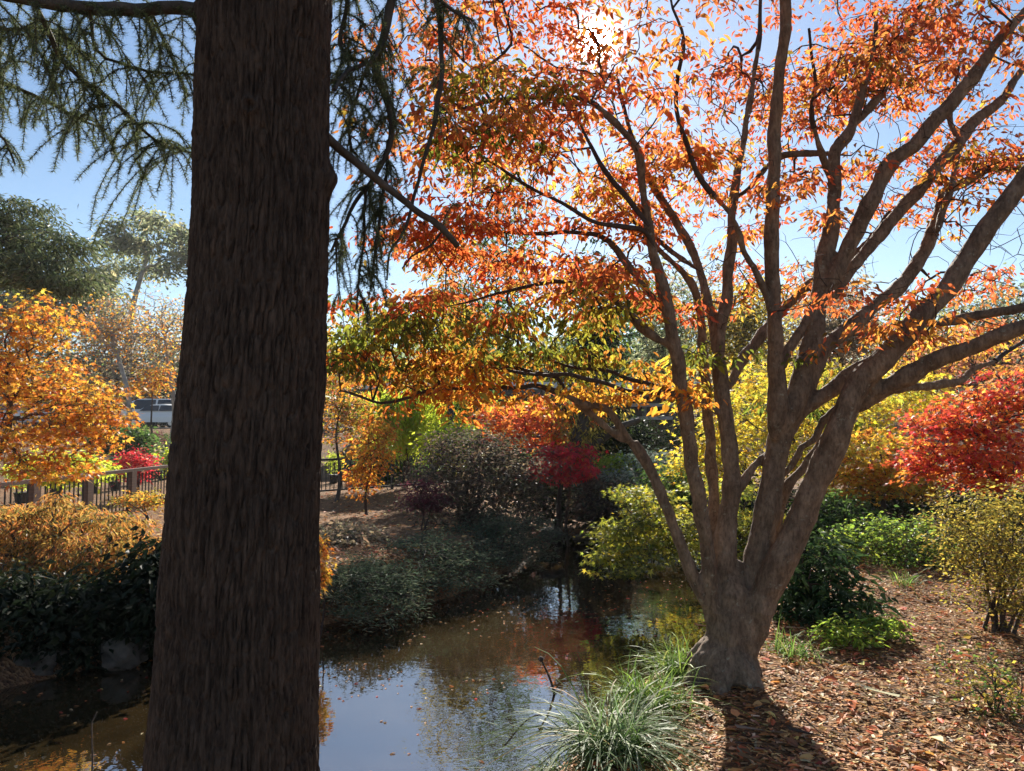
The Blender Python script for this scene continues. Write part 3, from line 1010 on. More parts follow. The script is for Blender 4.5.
BR = [  # cedar limbs and hanging branches (px, py, width), Y0, Y1, number of hanging strands, mean strand length (m)
    ([(205, 11, 17), (171, 7, 14), (137, 10, 14), (86, 7, 14), (34, 2, 13), (-10, -6, 12), (-90, -20, 10)], 2.5, 2.3, 40, 0.22),
    ([(36, 6, 5), (51, 38, 5), (63, 62, 5), (80, 78, 4), (92, 86, 4), (120, 106, 4), (147, 133, 3), (168, 147, 3), (200, 155, 2)], 2.35, 2.75, 34, 0.2),
    ([(-30, 75, 4), (0, 82, 4), (34, 96, 3), (68, 113, 3), (99, 127, 2)], 2.6, 2.7, 16, 0.15),
    ([(90, 9, 4), (96, 50, 3), (120, 62, 3), (147, 70, 3), (195, 74, 2)], 2.4, 2.75, 16, 0.17),
    ([(-20, 20, 5), (10, 30, 4), (40, 25, 3), (70, 40, 3), (84, 60, 2)], 2.5, 2.6, 18, 0.15),
    ([(-40, 100, 4), (-15, 125, 3), (5, 140, 2), (14, 165, 2)], 2.6, 2.6, 8, 0.1),
    ([(150, 8, 4), (158, 30, 3), (166, 50, 2), (178, 66, 2)], 2.5, 2.7, 7, 0.12),
    ([(400, -40, 12), (392, 0, 11), (384, 34, 10), (376, 70, 9), (383, 90, 8), (391, 116, 8), (390, 144, 7), (378, 168, 6), (361, 195, 5), (345, 222, 4), (331, 253, 3)], 3.0, 2.9, 36, 0.2),
    ([(428, -40, 9), (435, 0, 8), (440, 21, 7), (442, 68, 6), (438, 103, 6), (430, 137, 5), (420, 178, 4), (409, 216, 4), (399, 238, 3), (389, 253, 3), (387, 280, 2)], 3.2, 3.1, 5, 0.12),
    ([(318, 131, 13), (327, 137, 11), (354, 161, 10), (378, 178, 9), (413, 209, 8), (440, 226, 8), (457, 246, 7)], 2.55, 2.95, 2, 0.15),
    ([(441, 232, 3), (429, 244, 3), (411, 256, 2), (402, 267, 2)], 2.92, 3.0, 0, 0.1),
    ([(350, -40, 6), (346, 10, 5), (340, 40, 5), (352, 60, 4), (366, 62, 3)], 2.9, 2.8, 22, 0.18),
    ([(372, 58, 4), (360, 90, 4), (350, 120, 3), (352, 150, 3)], 2.9, 2.9, 18, 0.2),
    ([(388, 140, 4), (384, 190, 4), (378, 235, 4), (374, 262, 3), (371, 287, 2)], 2.95, 2.95, 26, 0.09),
    ([(366, 190, 3), (364, 240, 3), (360, 280, 2), (355, 309, 2)], 2.9, 2.9, 12, 0.07),
    ([(334, 90, 5), (350, 70, 5), (372, 62, 4), (384, 40, 3)], 2.6, 2.95, 12, 0.15),
    ([(336, 238, 3), (337, 262, 2), (340, 300, 1)], 2.8, 2.8, 3, 0.05),
    ([(410, -60, 8), (420, -20, 6), (452, 10, 4), (470, 20, 3)], 3.1, 3.1, 14, 0.14),
]
bb, nb = MB(), MB()


def needle_strand(pts, dens, nl):
    """Tufts of thin needles along one hanging shoot."""
    seg = np.linalg.norm(np.diff(pts, axis=0), axis=1)
    s = np.concatenate([[0], np.cumsum(seg)])
    nt_ = max(2, int(s[-1] * dens))
    u = np.linspace(0.02, 1, nt_) * s[-1]
    p = np.stack([np.interp(u, s, pts[:, k]) for k in range(3)], -1)
    t = norm(np.stack([np.interp(u, s, np.gradient(pts[:, k])) for k in range(3)], -1))
    m = 12
    pos = np.repeat(p, m, axis=0)
    d = np.repeat(t, m, axis=0) * 0.55 + norm(R.normal(0, 1, (nt_ * m, 3)))
    cols = pick(PAL['deodar'], nt_ * m)
    put_leaves(nb, pos, d, R.normal(0, 1, pos.shape), nl * np.exp(R.normal(0, 0.2, len(pos))), 0.0021, cols, NEEDLE)


def hang(pts, rad, n, ln):
    for _ in range(n):
        k = R.uniform(0.05, 1)
        f = k * (len(pts) - 1)
        i0 = min(int(f), len(pts) - 2)
        a = pts[i0] + (pts[i0 + 1] - pts[i0]) * (f - i0)
        L = ln * np.exp(R.normal(0, 0.4))
        d = np.array([R.normal(0, 0.8), R.normal(0, 0.6), R.normal(-0.1, 0.4)])
        d = d / np.linalg.norm(d)
        q = [a]
        for s_ in range(8):
            d = d + np.array([0, 0, -0.28]) + R.normal(0, 0.07, 3)
            d = d / np.linalg.norm(d)
            q.append(q[-1] + d * L / 8)
        q = np.array(q)
        bb.tube(q, np.linspace(0.0026, 0.001, len(q)), 4, cap=False)
        needle_strand(q, 115, 0.021)
        if R.random() < 0.5:
            j0 = R.integers(2, 6)
            d2 = np.array([R.normal(0, 1), R.normal(0, 1), -0.6])
            e = np.array([q[j0] + d2 / np.linalg.norm(d2) * L * 0.4 * t_ + np.array([0, 0, -0.2 * L * t_ * t_]) for t_ in np.linspace(0, 1, 5)])
            bb.tube(e, np.linspace(0.002, 0.001, 5), 4, cap=False)
            needle_strand(e, 115, 0.021)


for li, (pts, Y0, Y1, n, ln) in enumerate(BR):
    w, r = limb_world((pts, Y0, Y1))
    q, rr = smooth(w, r, 0.035)
    q = q + (np.stack([fbm(q * 12 + 3 * k, 2) for k in range(3)], -1) - 0.5) * 0.02 * np.minimum(1, np.linspace(0, 5, len(q)))[:, None]
    rr = rr * (1 + 0.3 * (fbm(q * 25, 2) - 0.5))
    bb.tube(q, rr, 8)
    hang(q, rr, int(n * 1.7), ln)
    if li in (1, 2, 3, 4, 5, 6, 11, 12, 13, 14):
        needle_strand(q, 80, 0.022)
# unseen boughs added above and behind the viewpoint to shade the trunk front
for az, zz, L in ((200, 3.6, 3.0), (250, 4.1, 3.4), (300, 3.8, 3.0), (160, 4.4, 3.0), (340, 4.6, 2.6), (225, 5.2, 3.2), (275, 5.4, 3.2)):
    a = math.radians(az)
    t = np.linspace(0, 1, 14)[:, None]
    q = np.array([cen[0, 0], CYD, zz]) + np.array([math.cos(a) * L, math.sin(a) * L, 0.1]) * t + np.array([0, 0, -0.7]) * t ** 2
    bb.tube(q, np.linspace(0.045, 0.012, 14), 8)
    hang(q, None, 42, 0.34)
bb.build('branches', M['bark_dark'], cedar, smooth=True)
nb.build('foliage', M['needle'], cedar)

# ================================================================== NEAR BANK PLANTS
def blade_clump(name, label, px, py, n, L, pal, spread=0.05, lean=0.0, group=None, width=0.008, arch0=0.75):
    b = PW(px, py, 0.0)
    for _ in range(6):
        b = PW(px, py, gz(b[0], b[1]))
    z0 = gz(b[0], b[1])
    mb = MB()
    for k in range(n):
        a = R.uniform(0, 2 * PI)
        out = np.array([math.cos(a), math.sin(a), 0])
        l = L * np.exp(R.normal(0, 0.22))
        arch = np.clip(R.normal(arch0, 0.35), 0.05, 1.5)
        s = np.linspace(0, 1, 7)[:, None]
        el = 1.35 - arch * 0.4
        c = np.array([R.normal(0, spread), R.normal(0, spread), -0.01]) + np.array([b[0], b[1], z0])
        q = c + out * (s * math.cos(el) + s ** 2 * arch * 0.55) * l + np.array([0, 0, 1]) * (s * math.sin(el) - s ** 2.4 * arch * 0.75) * l
        q[:, 2] = np.maximum(q[:, 2], z0 - 0.05 + 0.02 * R.random())
        side = np.array([-math.sin(a), math.cos(a), 0]) + R.normal(0, 0.25, 3)
        side = side / np.linalg.norm(side)
        w = width * R.uniform(0.6, 1.2) * np.array([0.7, 1, 1, 0.95, 0.8, 0.5, 0.06])[:, None]
        v = np.stack([q - side * w / 2, q + side * w / 2], 1).reshape(-1, 3)
        f = [[2 * i_, 2 * i_ + 1, 2 * i_ + 3, 2 * i_ + 2] for i_ in range(6)]
        mb.add(v, f, pick(pal, 1)[0])
    o = mb.build(name, M['blade'])
    return tag(o, label, 'grass', group)


VG = [(.2, .27, .13, 3), (.3, .36, .21, 2), (.09, .16, .04, 4), (.42, .45, .3, .8), (.36, .28, .14, .5)]
LG = [(.16, .27, .05, 3), (.26, .38, .07, 2), (.1, .17, .04, 2), (.4, .42, .12, .6)]
GG = 'ornamental grass clumps on the near bank'
blade_clump('grass_clump', 'largest variegated grass clump, arching blades, at the edge of the mulch', 612, 752, 620, 0.40, VG, 0.075, group=GG, arch0=0.95)
blade_clump('grass_clump', 'short variegated grass clump on the mud left of the largest clump', 562, 768, 200, 0.24, VG, 0.06, group=GG, arch0=0.95)
blade_clump('grass_clump', 'bright green grass clump between largest clump and the autumn tree', 648, 708, 330, 0.28, LG, 0.08, group=GG)
blade_clump('grass_clump', 'bright green grass clump touching the trunk of the autumn tree', 682, 672, 300, 0.26, LG, 0.08, group=GG)
blade_clump('grass_clump', 'low pale grass clump at the water edge, bottom of the bank', 490, 790, 260, 0.26, VG, 0.08, group=GG)
blade_clump('grass_clump', 'small dark grass clump beside the cedar trunk, nearest the cedar', 370, 812, 200, 0.3, LG, 0.07, group=GG)
blade_clump('grass_clump', 'pale grass clump at the waterline between cedar and the muddy bank', 435, 800, 240, 0.27, VG, 0.07, group=GG)
blade_clump('grass_clump', 'low dark grass clump at right foot of the autumn tree', 790, 655, 150, 0.2, LG, 0.09, group=GG)
blade_clump('grass_clump', 'thin grass tuft in front of the clipped green hedge', 905, 585, 60, 0.25, LG, 0.06, group=GG)

# mulch and fallen leaves
def scatter(name, n, xr, yr, pal, L0, wr, tpl, dens=None, lift=0.006, kind='stuff', tiltn=0.35):
    x = R.uniform(*xr, n * 2)
    y = yr[0] + (yr[1] - yr[0]) * R.random(n * 2) ** 1.5
    d = pond_sd(x, y)
    ok = d > 0.12
    if dens is not None:
        ok &= R.random(len(x)) < dens(x, y)
    x, y = x[ok][:n], y[ok][:n]
    z = ground_z(x, y) + R.uniform(0, lift, len(x)) + 0.004
    a = R.uniform(0, 2 * PI, len(x))
    dr = np.stack([np.cos(a), np.sin(a), R.normal(0, tiltn * 0.6, len(x))], -1)
    nr = np.stack([R.normal(0, tiltn, len(x)), R.normal(0, tiltn, len(x)), np.ones(len(x))], -1)
    L = L0 * np.exp(np.clip(R.normal(0, 0.4, len(x)), -1, 0.55))
    mb = MB()
    put_leaves(mb, np.stack([x, y, z], -1), dr, nr, L, L * wr * np.exp(R.normal(0, 0.25, len(x))), pick(pal, len(x), 0.3), tpl)
    return tag(mb.build(name, M['litter']), kind=kind)


MUL = [(.45, .235, .085, 3), (.31, .15, .052, 3), (.56, .355, .15, 2.2), (.13, .075, .036, 2), (.6, .46, .27, 1)]
FAL = [(.55, .22, .09, 3), (.5, .14, .06, 2), (.42, .22, .1, 3), (.55, .34, .14, 1)]
scatter('mulch_litter', 80000, (-2.6, 6.5), (2.4, 10), MUL, 0.031, 0.3, CHIP, lift=0.012, tiltn=0.2)
scatter('fallen_leaves_litter', 9000, (-2.6, 6.5), (2.4, 10), FAL, 0.048, 0.55, POINTED, lift=0.02, tiltn=0.28)
scatter('far_bank_leaves', 5000, (-9, 3), (9, 24), FAL + MUL, 0.07, 0.55, POINTED, lift=0.02)

scatter('twig_litter', 420, (-1.5, 5.5), (2.6, 9), [(.2, .13, .09, 2), (.12, .08, .055, 2), (.36, .27, .2, 1)], 0.17, 0.035, CHIP, lift=0.03, tiltn=0.15)

# leaves floating on the pond
n = 9000
x = R.uniform(-7, 3.5, n)
y = 4.2 + 9 * R.random(n)
dn = fbm(np.stack([x * 0.7, y * 0.7, x * 0 + 3], -1), 3)
ok = (pond_sd(x, y) < -0.1) & (R.random(n) < sstep(0.46, 0.66, dn * 0.75 + 0.25 * fbm(np.stack([x * 4, y * 4, x * 0 + 8], -1), 2)) * (0.12 + 0.6 * sstep(5.3, 6.6, y) + 0.5 * np.exp(-np.abs(pond_sd(x, y)) / 0.15)))
x, y = x[ok], y[ok]
mb = MB()
a = R.uniform(0, 2 * PI, len(x))
put_leaves(mb, np.stack([x, y, np.full(len(x), ZW + 0.004)], -1), np.stack([np.cos(a), np.sin(a), a * 0], -1), np.tile([0, 0, 1.0], (len(x), 1)) + R.normal(0, .04, (len(x), 3)),
           0.034 * np.exp(R.normal(0, .3, len(x))), 0.018, pick([(.36, .2, .09, 3), (.42, .14, .05, 2.4), (.46, .33, .18, 1.2), (.4, .06, .05, .6), (.2, .12, .06, 2)], len(x), 0.25), POINTED)
tag(mb.build('floating_leaves', M['litter']), kind='stuff')


def stick(name, label, pts, r, mat='bark_dark', knob=0):
    mb = MB()
    q, rr = smooth([p for p in pts], np.linspace(r, r * 0.6, len(pts)), 0.04)
    mb.tube(q, rr, 7)
    if knob:
        e = q[-1]
        for k in range(5):
            zz = np.linspace(-1, 1, 5)
        zz = np.linspace(-0.98, 0.98, 7)
        mb.tube(np.stack([zz * 0 + e[0], zz * 0 + e[1], e[2] + zz * knob], -1), knob * np.sqrt(1 - zz ** 2), 8)
    return tag(mb.build(name, M[mat], smooth=True), label, 'stick')


a0 = PW(556, 694, ZW)
stick('broken_stalk', 'dark broken stalk with knobbed end leaning out of the pond', [a0 + [0, 0, -0.05], a0 + [-0.04, 0, 0.1], P(541, 659, a0[1])], 0.012, knob=0.022)
a0 = PW(92, 770, ZW)
stick('dead_twig', 'thin upright dead twig standing in shallow brown water near the cedar', [a0 + [0, 0, -0.1], a0 + [0.0, 0, 0.08], P(92, 722, a0[1]), P(97, 712, a0[1])], 0.006)
a0 = PW(455, 768, -0.4)
stick('fallen_branch', 'thin fallen branch arching over the water edge beside pale grass clump', [PW(505, 745, -0.42), P(530, 718, 4.4), P(555, 717, 4.6), P(575, 732, 4.7)], 0.005)

# ------------------------------------------------------------------ shrubs on the right-hand bank
def gb(px, py):
    b = PW(px, py, 0.0)
    for _ in range(8):
        b = PW(px, py, gz(b[0], b[1]))
    return np.array([b[0], b[1], gz(b[0], b[1])])


def at(px, Y):
    x = (px - CX) / F * Y / cp
    return np.array([x, Y, gz(x, Y)])


plant('azalea_shrub', 'small low azalea with yellow green leaves on the mulch beside the autumn tree', 'shrub', at(860, 5.5),
      [ell(845, 640, 5.4, 28, 18), ell(880, 632, 5.6, 28, 16)], PAL['brightgreen'], 95, 9, 0.05, 0.38, 0.035, 0.015, POINTED, 0.25, 0.6, 0.008, 6, group=None, parts=('stem', 'foliage'), tip=0.002, top=True)
plant('camellia_shrub', 'dark glossy leaved shrub standing directly behind the autumn tree trunk', 'shrub', at(815, 6.4),
      [ell(815, 575, 6.3, 42, 52), ell(800, 610, 6.2, 40, 28), ell(850, 608, 6.0, 38, 24)], [(.03, .055, .022, 3), (.05, .09, .03, 2), (.08, .13, .04, 1)], 170, 11, 0.085, 0.45, 0.08, 0.06, POINTED, 0.35, 0.7, 0.02, 5, 'leaf_thick', parts=('stem', 'foliage'), tip=0.003)
plant('boxwood_hedge', 'rounded clipped green hedge behind the mulch with bright sunlit top', 'hedge', at(895, 8.6),
      [ell(885, 552, 8.6, 42, 32), ell(925, 550, 8.7, 40, 32), ell(855, 556, 8.8, 34, 28)], PAL['brightgreen'] + [(.06, .1, .03, 3)], 420, 16, 0.045, 0.55, 0.06, 0.05, DIAMOND, 0.0, 0.9, 0.02, 6, parts=('stem', 'foliage'), shell=0.8, tip=0.003)
plant('olive_shrub', 'loose upright shrub with small olive and gold leaves beside the clipped hedge', 'shrub', at(990, 5.9),
      [ell(985, 560, 5.9, 52, 60), ell(1020, 530, 5.8, 50, 55), ell(965, 520, 6.1, 38, 36), ell(1030, 590, 5.7, 40, 40)], PAL['ochre'], 430, 17, 0.033, 0.5, 0.06, 0.045, DIAMOND, 0.2, 0.8, 0.012, 9, parts=('stem', 'foliage'), tip=0.0022, shell=0.35)
plant('sparse_shrub', 'thin open shrub with dark twigs and few leaves in front of the olive shrub', 'shrub', at(985, 4.3),
      [ell(985, 680, 4.3, 50, 46), ell(1010, 700, 4.2, 30, 34)], PAL['green'] + PAL['ochre'], 120, 6, 0.03, 0.5, 0.035, 0.03, DIAMOND, 0.2, 0.8, 0.005, 8, parts=('stem', 'foliage'), tip=0.0016, shell=0.3)
plant('red_maple', 'scarlet and orange Japanese maple at right behind the olive shrub', 'maple', at(985, 8.4),
      [ell(960, 425, 8.4, 58, 28), ell(1000, 455, 8.0, 52, 34), ell(925, 462, 8.6, 45, 22), ell(1010, 400, 8.4, 50, 30), ell(985, 480, 8.2, 40, 16)],
      [(.58, .12, .04, 3), (.52, .06, .05, 2.5), (.62, .25, .05, 2), (.4, .04, .05, 1), (.62, .4, .08, .5)], 560, 12, 0.062, 0.75, 0.085, 0.022, MAPLE, 0.35, 0.5, 0.045, own=0.75, shell=0.25, parts=('trunk', 'crown'), bark='bark_dark', mid=P(985, 440, 8.3))

# ================================================================== FAR BANK
plant('laceleaf_maple', 'domed laceleaf maple with golden orange weeping leaves left of the cedar', 'maple', at(70, 8.3),
      [ell(-10, 570, 8.2, 60, 58, .8), ell(45, 548, 8.5, 52, 48, .7), ell(100, 555, 8.3, 44, 44, .7), ell(135, 580, 8.1, 32, 44, .5), ell(60, 585, 7.8, 52, 40, .5), ell(10, 600, 7.7, 50, 40, .5), ell(105, 600, 7.7, 40, 34, .5)], PAL['lace'], 950, 27, 0.062, 0.24, 0.07, 0.028, DIAMOND, 0.9, 0.7, 0.06, mid=P(70, 560, 8.2), top=True, shell=0.85, bark='bark_dark', parts=('trunk', 'crown'))
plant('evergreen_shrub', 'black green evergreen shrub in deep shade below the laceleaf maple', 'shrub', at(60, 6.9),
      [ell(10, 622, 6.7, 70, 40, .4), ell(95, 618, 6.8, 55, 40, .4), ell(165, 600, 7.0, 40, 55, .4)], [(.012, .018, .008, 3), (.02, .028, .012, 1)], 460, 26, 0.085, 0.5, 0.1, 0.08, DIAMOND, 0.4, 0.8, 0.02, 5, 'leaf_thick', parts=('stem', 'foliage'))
plant('small_orange_shrub', 'small flame orange shrub peeking past the right edge of the cedar trunk', 'shrub', at(316, 7.6),
      [ell(318, 566, 7.5, 14, 30)], PAL['orange'], 60, 12, 0.05, 0.6, 0.04, 0.05, MAPLE, 0.7, 0.7, 0.012, parts=('stem', 'foliage'))
JG = None
for k, (px, py, Y, w, h, lab) in enumerate(((366, 588, 8.3, 52, 40, 'low spreading grey green juniper overhanging the pond nearest the cedar'),
                                            (430, 562, 9.6, 62, 42, 'low spreading grey green juniper in front of the plum coloured shrub'),
                                            (500, 540, 11.0, 46, 40, 'dark juniper mound where the pond narrows'))):
    plant('juniper', lab, 'shrub', at(px, Y + 0.3), [ell(px, py + 14, Y, w * .8, h * .85, 0.8), ell(px + 22, py + 24, Y - 0.2, w * 0.7, h * 0.6, 0.6), ell(px - 30, py + 10, Y + .2, w * .5, h * .7, .5), ell(px + 36, py + 4, Y + .3, w * .5, h * .65, .5), ell(px - 5, py - 6, Y + .4, w * .45, h * .6, .5)], PAL['juniper'], 420, 21, 0.055, 0.22, 0.075, 0.04, DIAMOND, -0.1, 0.9, 0.02, 5, 'leaf_thick',
          parts=('stem', 'foliage'), top=True, shell=0.8, group='spreading junipers on the far bank', own=0.7)
plant('plum_shrub', 'large rounded dark plum brown shrub on the far bank', 'shrub', at(462, 12.4),
      [ell(455, 490, 12.2, 55, 50, 1.0), ell(500, 488, 12.3, 48, 50, 1.0), ell(470, 462, 12.6, 45, 34, 0.8)], PAL['plum'], 560, 19, 0.065, 0.5, 0.11, 0.08, DIAMOND, 0.2, 0.9, 0.03, 7, parts=('stem', 'foliage'), shell=0.7)
plant('plum_shrub', 'small reddish purple shrub at the left foot of the large plum brown shrub', 'shrub', at(422, 11.4),
      [ell(424, 498, 11.3, 24, 16, 0.4)], PAL['purple'], 110, 14, 0.055, 0.4, 0.07, 0.04, DIAMOND, 0.5, 0.7, 0.012, 3, parts=('stem', 'foliage'))
plant('scarlet_maple', 'orange maple with a crimson lower skirt behind the plum brown shrub', 'maple', at(560, 14.2),
      [ell(530, 432, 14.2, 45, 22), ell(560, 412, 14.6, 45, 20), ell(505, 420, 14.8, 30, 18)], [(.6, .2, .05, 3), (.58, .12, .05, 3), (.6, .32, .06, 1.4)], 250, 10, 0.1, 0.8, 0.13, 0.04, MAPLE, 0.4, 0.6, 0.05, bark='bark_dark', mid=P(550, 430, 14.3))
plant('crimson_maple', 'small crimson maple hanging over the dark gap at the pond end', 'maple', at(575, 13.2),
      [ell(565, 454, 13.2, 34, 9), ell(545, 470, 13.1, 20, 7), ell(585, 468, 13.0, 18, 9), ell(560, 478, 13.0, 22, 5)], [(.6, .05, .07, 3), (.5, .035, .05, 2), (.6, .12, .06, 1)], 120, 10, 0.085, 0.8, 0.1, 0.04, MAPLE, 0.6, 0.6, 0.035, bark='bark_dark', mid=P(568, 455, 13.2))
# leaning dark tree
lt = thing('leaning_tree', 'dark twisted leaning tree behind the crimson maple', 'tree', at(592, 13.8))
wb = MB()
for pts in ([(600, 500, 26), (586, 470, 22), (578, 445, 20), (582, 420, 16), (590, 395, 12), (598, 370, 8)], [(580, 452, 14), (600, 440, 11), (618, 428, 9), (640, 420, 6)], [(582, 430, 10), (565, 410, 8), (550, 395, 5)]):
    w, r = limb_world((pts, 13.8, 13.8))
    q, rr_ = smooth(w, r, 0.12)
    wb.tube(q, rr_, 9)
lc = fill([ell(590, 405, 13.8, 42, 22), ell(576, 432, 13.6, 26, 24)], 110)
grow(wb, q, rr_, lc, tip=0.005)
wb.build('trunk', M['bark_dark'], lt, smooth=True)
lb = MB()
cluster_leaves(lb, lc, 12, 0.12, 0.14, 0.09, 0.4, PAL['ochre'], DIAMOND, 1.0, 0.6)
lb.build('crown', M['leaf'], lt)
for px, py, Y, w, h, pal, lab in ((650, 470, 15.5, 38, 20, 'silver', 'silver leaved shrub seen between two stems of the autumn tree'), (615, 490, 14.6, 34, 20, 'silver', 'grey silver shrub trailing over the pond end wall'),
                                  (618, 466, 16.0, 22, 9, 'brightgreen', 'small lime green shrub behind the grey silver shrub'), (690, 450, 17, 40, 30, 'darkgreen', 'dark green bush behind the silver leaved shrub')):
    plant('bank_shrub', lab, 'shrub', at(px, Y), [ell(px, py, Y, w, h, 0.7)], PAL[pal], 190, 13, 0.085, 0.45, 0.12, 0.06, DIAMOND, 0.2, 0.8, 0.02, 4, 'leaf_thick', parts=('stem', 'foliage'))
plant('yellow_green_maple', 'layered yellow green maple leaning over the pond behind the autumn tree', 'maple', at(815, 10.2),
      [ell(650, 545, 9.0, 52, 16, 0.8), ell(655, 515, 9.2, 46, 14, 0.8), ell(625, 560, 8.8, 40, 14, 0.7), ell(690, 540, 9.4, 40, 26, 0.8), ell(640, 495, 9.5, 36, 9, 0.7), ell(740, 520, 9.8, 50, 16, .8), ell(760, 555, 9.4, 44, 16, .7), ell(720, 490, 9.8, 40, 10, .8), ell(618, 530, 9.1, 26, 12, 0.6)],
      [(.36, .35, .045, 3), (.22, .25, .045, 3), (.54, .44, .05, 1.3), (.13, .16, .04, 2)], 640, 14, 0.062, 0.75, 0.085, 0.025, MAPLE, 0.3, 0.5, 0.04, bark='bark_dark', mid=P(680, 540, 9.3))
plant('yellow_tree', 'bright yellow tree filling the space between the stems of the autumn tree', 'tree', at(770, 13.5),
      [ell(725, 410, 13.5, 55, 42), ell(790, 400, 13.8, 60, 45), ell(850, 420, 13.2, 55, 45), ell(760, 455, 13.2, 70, 34), ell(890, 390, 14.2, 50, 28), ell(700, 465, 13.4, 40, 28)],
      PAL['yellow'], 780, 14, 0.09, 0.6, 0.15, 0.06, MAPLE, 0.4, 0.6, 0.07, bark='bark_dark')
plant('yellow_tree', 'golden yellow tree just above the clipped green hedge', 'tree', at(885, 11.0),
      [ell(875, 455, 11, 52, 30), ell(905, 480, 10.8, 42, 20), ell(850, 485, 11.2, 40, 16)], PAL['yellow'] + PAL['gold'], 320, 13, 0.08, 0.7, 0.12, 0.04, MAPLE, 0.4, 0.6, 0.05, bark='bark_dark')
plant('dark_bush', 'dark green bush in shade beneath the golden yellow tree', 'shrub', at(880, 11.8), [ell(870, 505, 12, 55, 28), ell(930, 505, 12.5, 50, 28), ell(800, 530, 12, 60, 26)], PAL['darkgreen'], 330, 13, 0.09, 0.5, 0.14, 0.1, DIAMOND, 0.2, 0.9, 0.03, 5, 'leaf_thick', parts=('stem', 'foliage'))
plant('pink_brown_tree', 'tall pinkish brown leaved tree behind the scarlet maple at right', 'tree', at(965, 17),
      [ell(940, 360, 17, 60, 34), ell(1010, 350, 17.5, 60, 36), ell(900, 385, 17, 45, 28), ell(1060, 390, 17, 50, 50)], PAL['pinkbrown'] + PAL['gold'][:1], 520, 11, 0.11, 0.5, 0.22, 0.1, DIAMOND, 0.5, 0.8, 0.09, bark='bark_dark', tip=0.006)

# rocks
def rock(name, label, px, py, Y, s, seed):
    mb = MB()
    u = np.linspace(0, PI, 22)
    w_ = np.linspace(0, 2 * PI, 33)[:-1]
    U, W = np.meshgrid(u, w_, indexing='ij')
    d = np.stack([np.sin(U) * np.cos(W), np.sin(U) * np.sin(W), np.cos(U)], -1)
    d = np.sign(d) * np.abs(d) ** 0.75
    r = 0.6 + 0.75 * fbm(d * 2.1 + seed, 4)
    v = d * r[..., None] * np.array(s) + P(px, py, Y)
    i_ = np.arange(21)[:, None] * 32
    j_ = np.arange(32)[None]
    k_ = (j_ + 1) % 32
    mb.add(v.reshape(-1, 3), np.stack([i_ + j_, i_ + 32 + j_, i_ + 32 + k_, i_ + k_], -1).reshape(-1, 4))
    return tag(mb.build(name, M['rock'], smooth=True), label, 'rock', 'boulders along the pond')


rock('boulder', 'pale grey boulder at the water line beside the cedar trunk', 125, 652, 6.7, (0.17, 0.16, 0.15), 1)
rock('boulder', 'broad low boulder at the water line under the laceleaf maple', 25, 662, 6.6, (0.36, 0.25, 0.16), 4)
rock('boulder', 'dark boulder half hidden in shade at the far pond end', 552, 535, 12.6, (0.2, 0.18, 0.13), 8)
rock('boulder', 'small flat stone on the waterline at the far pond end', 585, 538, 13.6, (0.22, 0.18, 0.06), 12)

# ================================================================== FENCE AND NURSERY
FA, FB = at(-30, 12.6), at(170, 19.3)
FC, FD = at(318, 22.3), at(560, 30)


def fence_run(a, b, zt, n, mats, labels, grp):
    a, b = np.array([a[0], a[1]]), np.array([b[0], b[1]])
    rz = math.atan2(b[1] - a[1], b[0] - a[0])
    for k in range(n):
        p0, p1 = a + (b - a) * k / n, a + (b - a) * (k + 1) / n
        L = np.linalg.norm(p1 - p0)
        mid = (p0 + p1) / 2
        g = zt - 1.05
        root = thing('fence_panel', labels[k], 'fence', (p0[0], p0[1], g), grp)
        m1 = MB()
        m1.box((p0[0], p0[1], g + 0.5), (0.2 if mats[0] == 'railwood' else 0.07, 0.14 if mats[0] == 'railwood' else 0.07, 1.06), rz)
        m1.build('post', M[mats[0]], root)
        m1 = MB()
        m1.box((mid[0], mid[1], zt + 0.0), (L - 0.01, 0.12 if mats[0] == 'railwood' else 0.05, 0.07), rz)
        m1.build('top_rail', M[mats[0]], root)
        m1 = MB()
        m1.box((mid[0], mid[1], g + 0.12), (L - 0.21, 0.04, 0.05), rz)
        m1.build('bottom_rail', M[mats[1]], root)
        nbal = int((L - 0.25) / 0.135)
        bal = None
        for q_ in range(nbal):
            c = p0 + (p1 - p0) * (q_ + 1.2) / (nbal + 1.4)
            if bal is None:
                m1 = MB()
                m1.box((c[0], c[1], g + 0.555), (0.022, 0.022, 0.815), rz)
                bal = m1.build('baluster', M[mats[1]], root)
                c0 = c
            else:
                o = bal.copy()
                COL.objects.link(o)
                o.parent = root
                o.location = (c[0] - c0[0], c[1] - c0[1], 0)


FG = 'fence panels round the nursery'
fence_run(FA, FB, 0.53, 4, ('railwood', 'iron'), ['brown topped railing panel at the left edge of the photo', 'brown topped railing panel under the orange maple', 'brown topped railing panel with a thick post behind the laceleaf maple',
                                             'brown topped railing panel ending at the cedar trunk'], FG)
fence_run(FC, FD, 0.55, 4, ('iron', 'iron'), ['black railing panel nearest the right edge of the cedar trunk', 'black railing panel behind the small orange leaved tree', 'black railing panel behind the plum brown shrub',
                                         'black railing panel under the crimson maple'], FG)


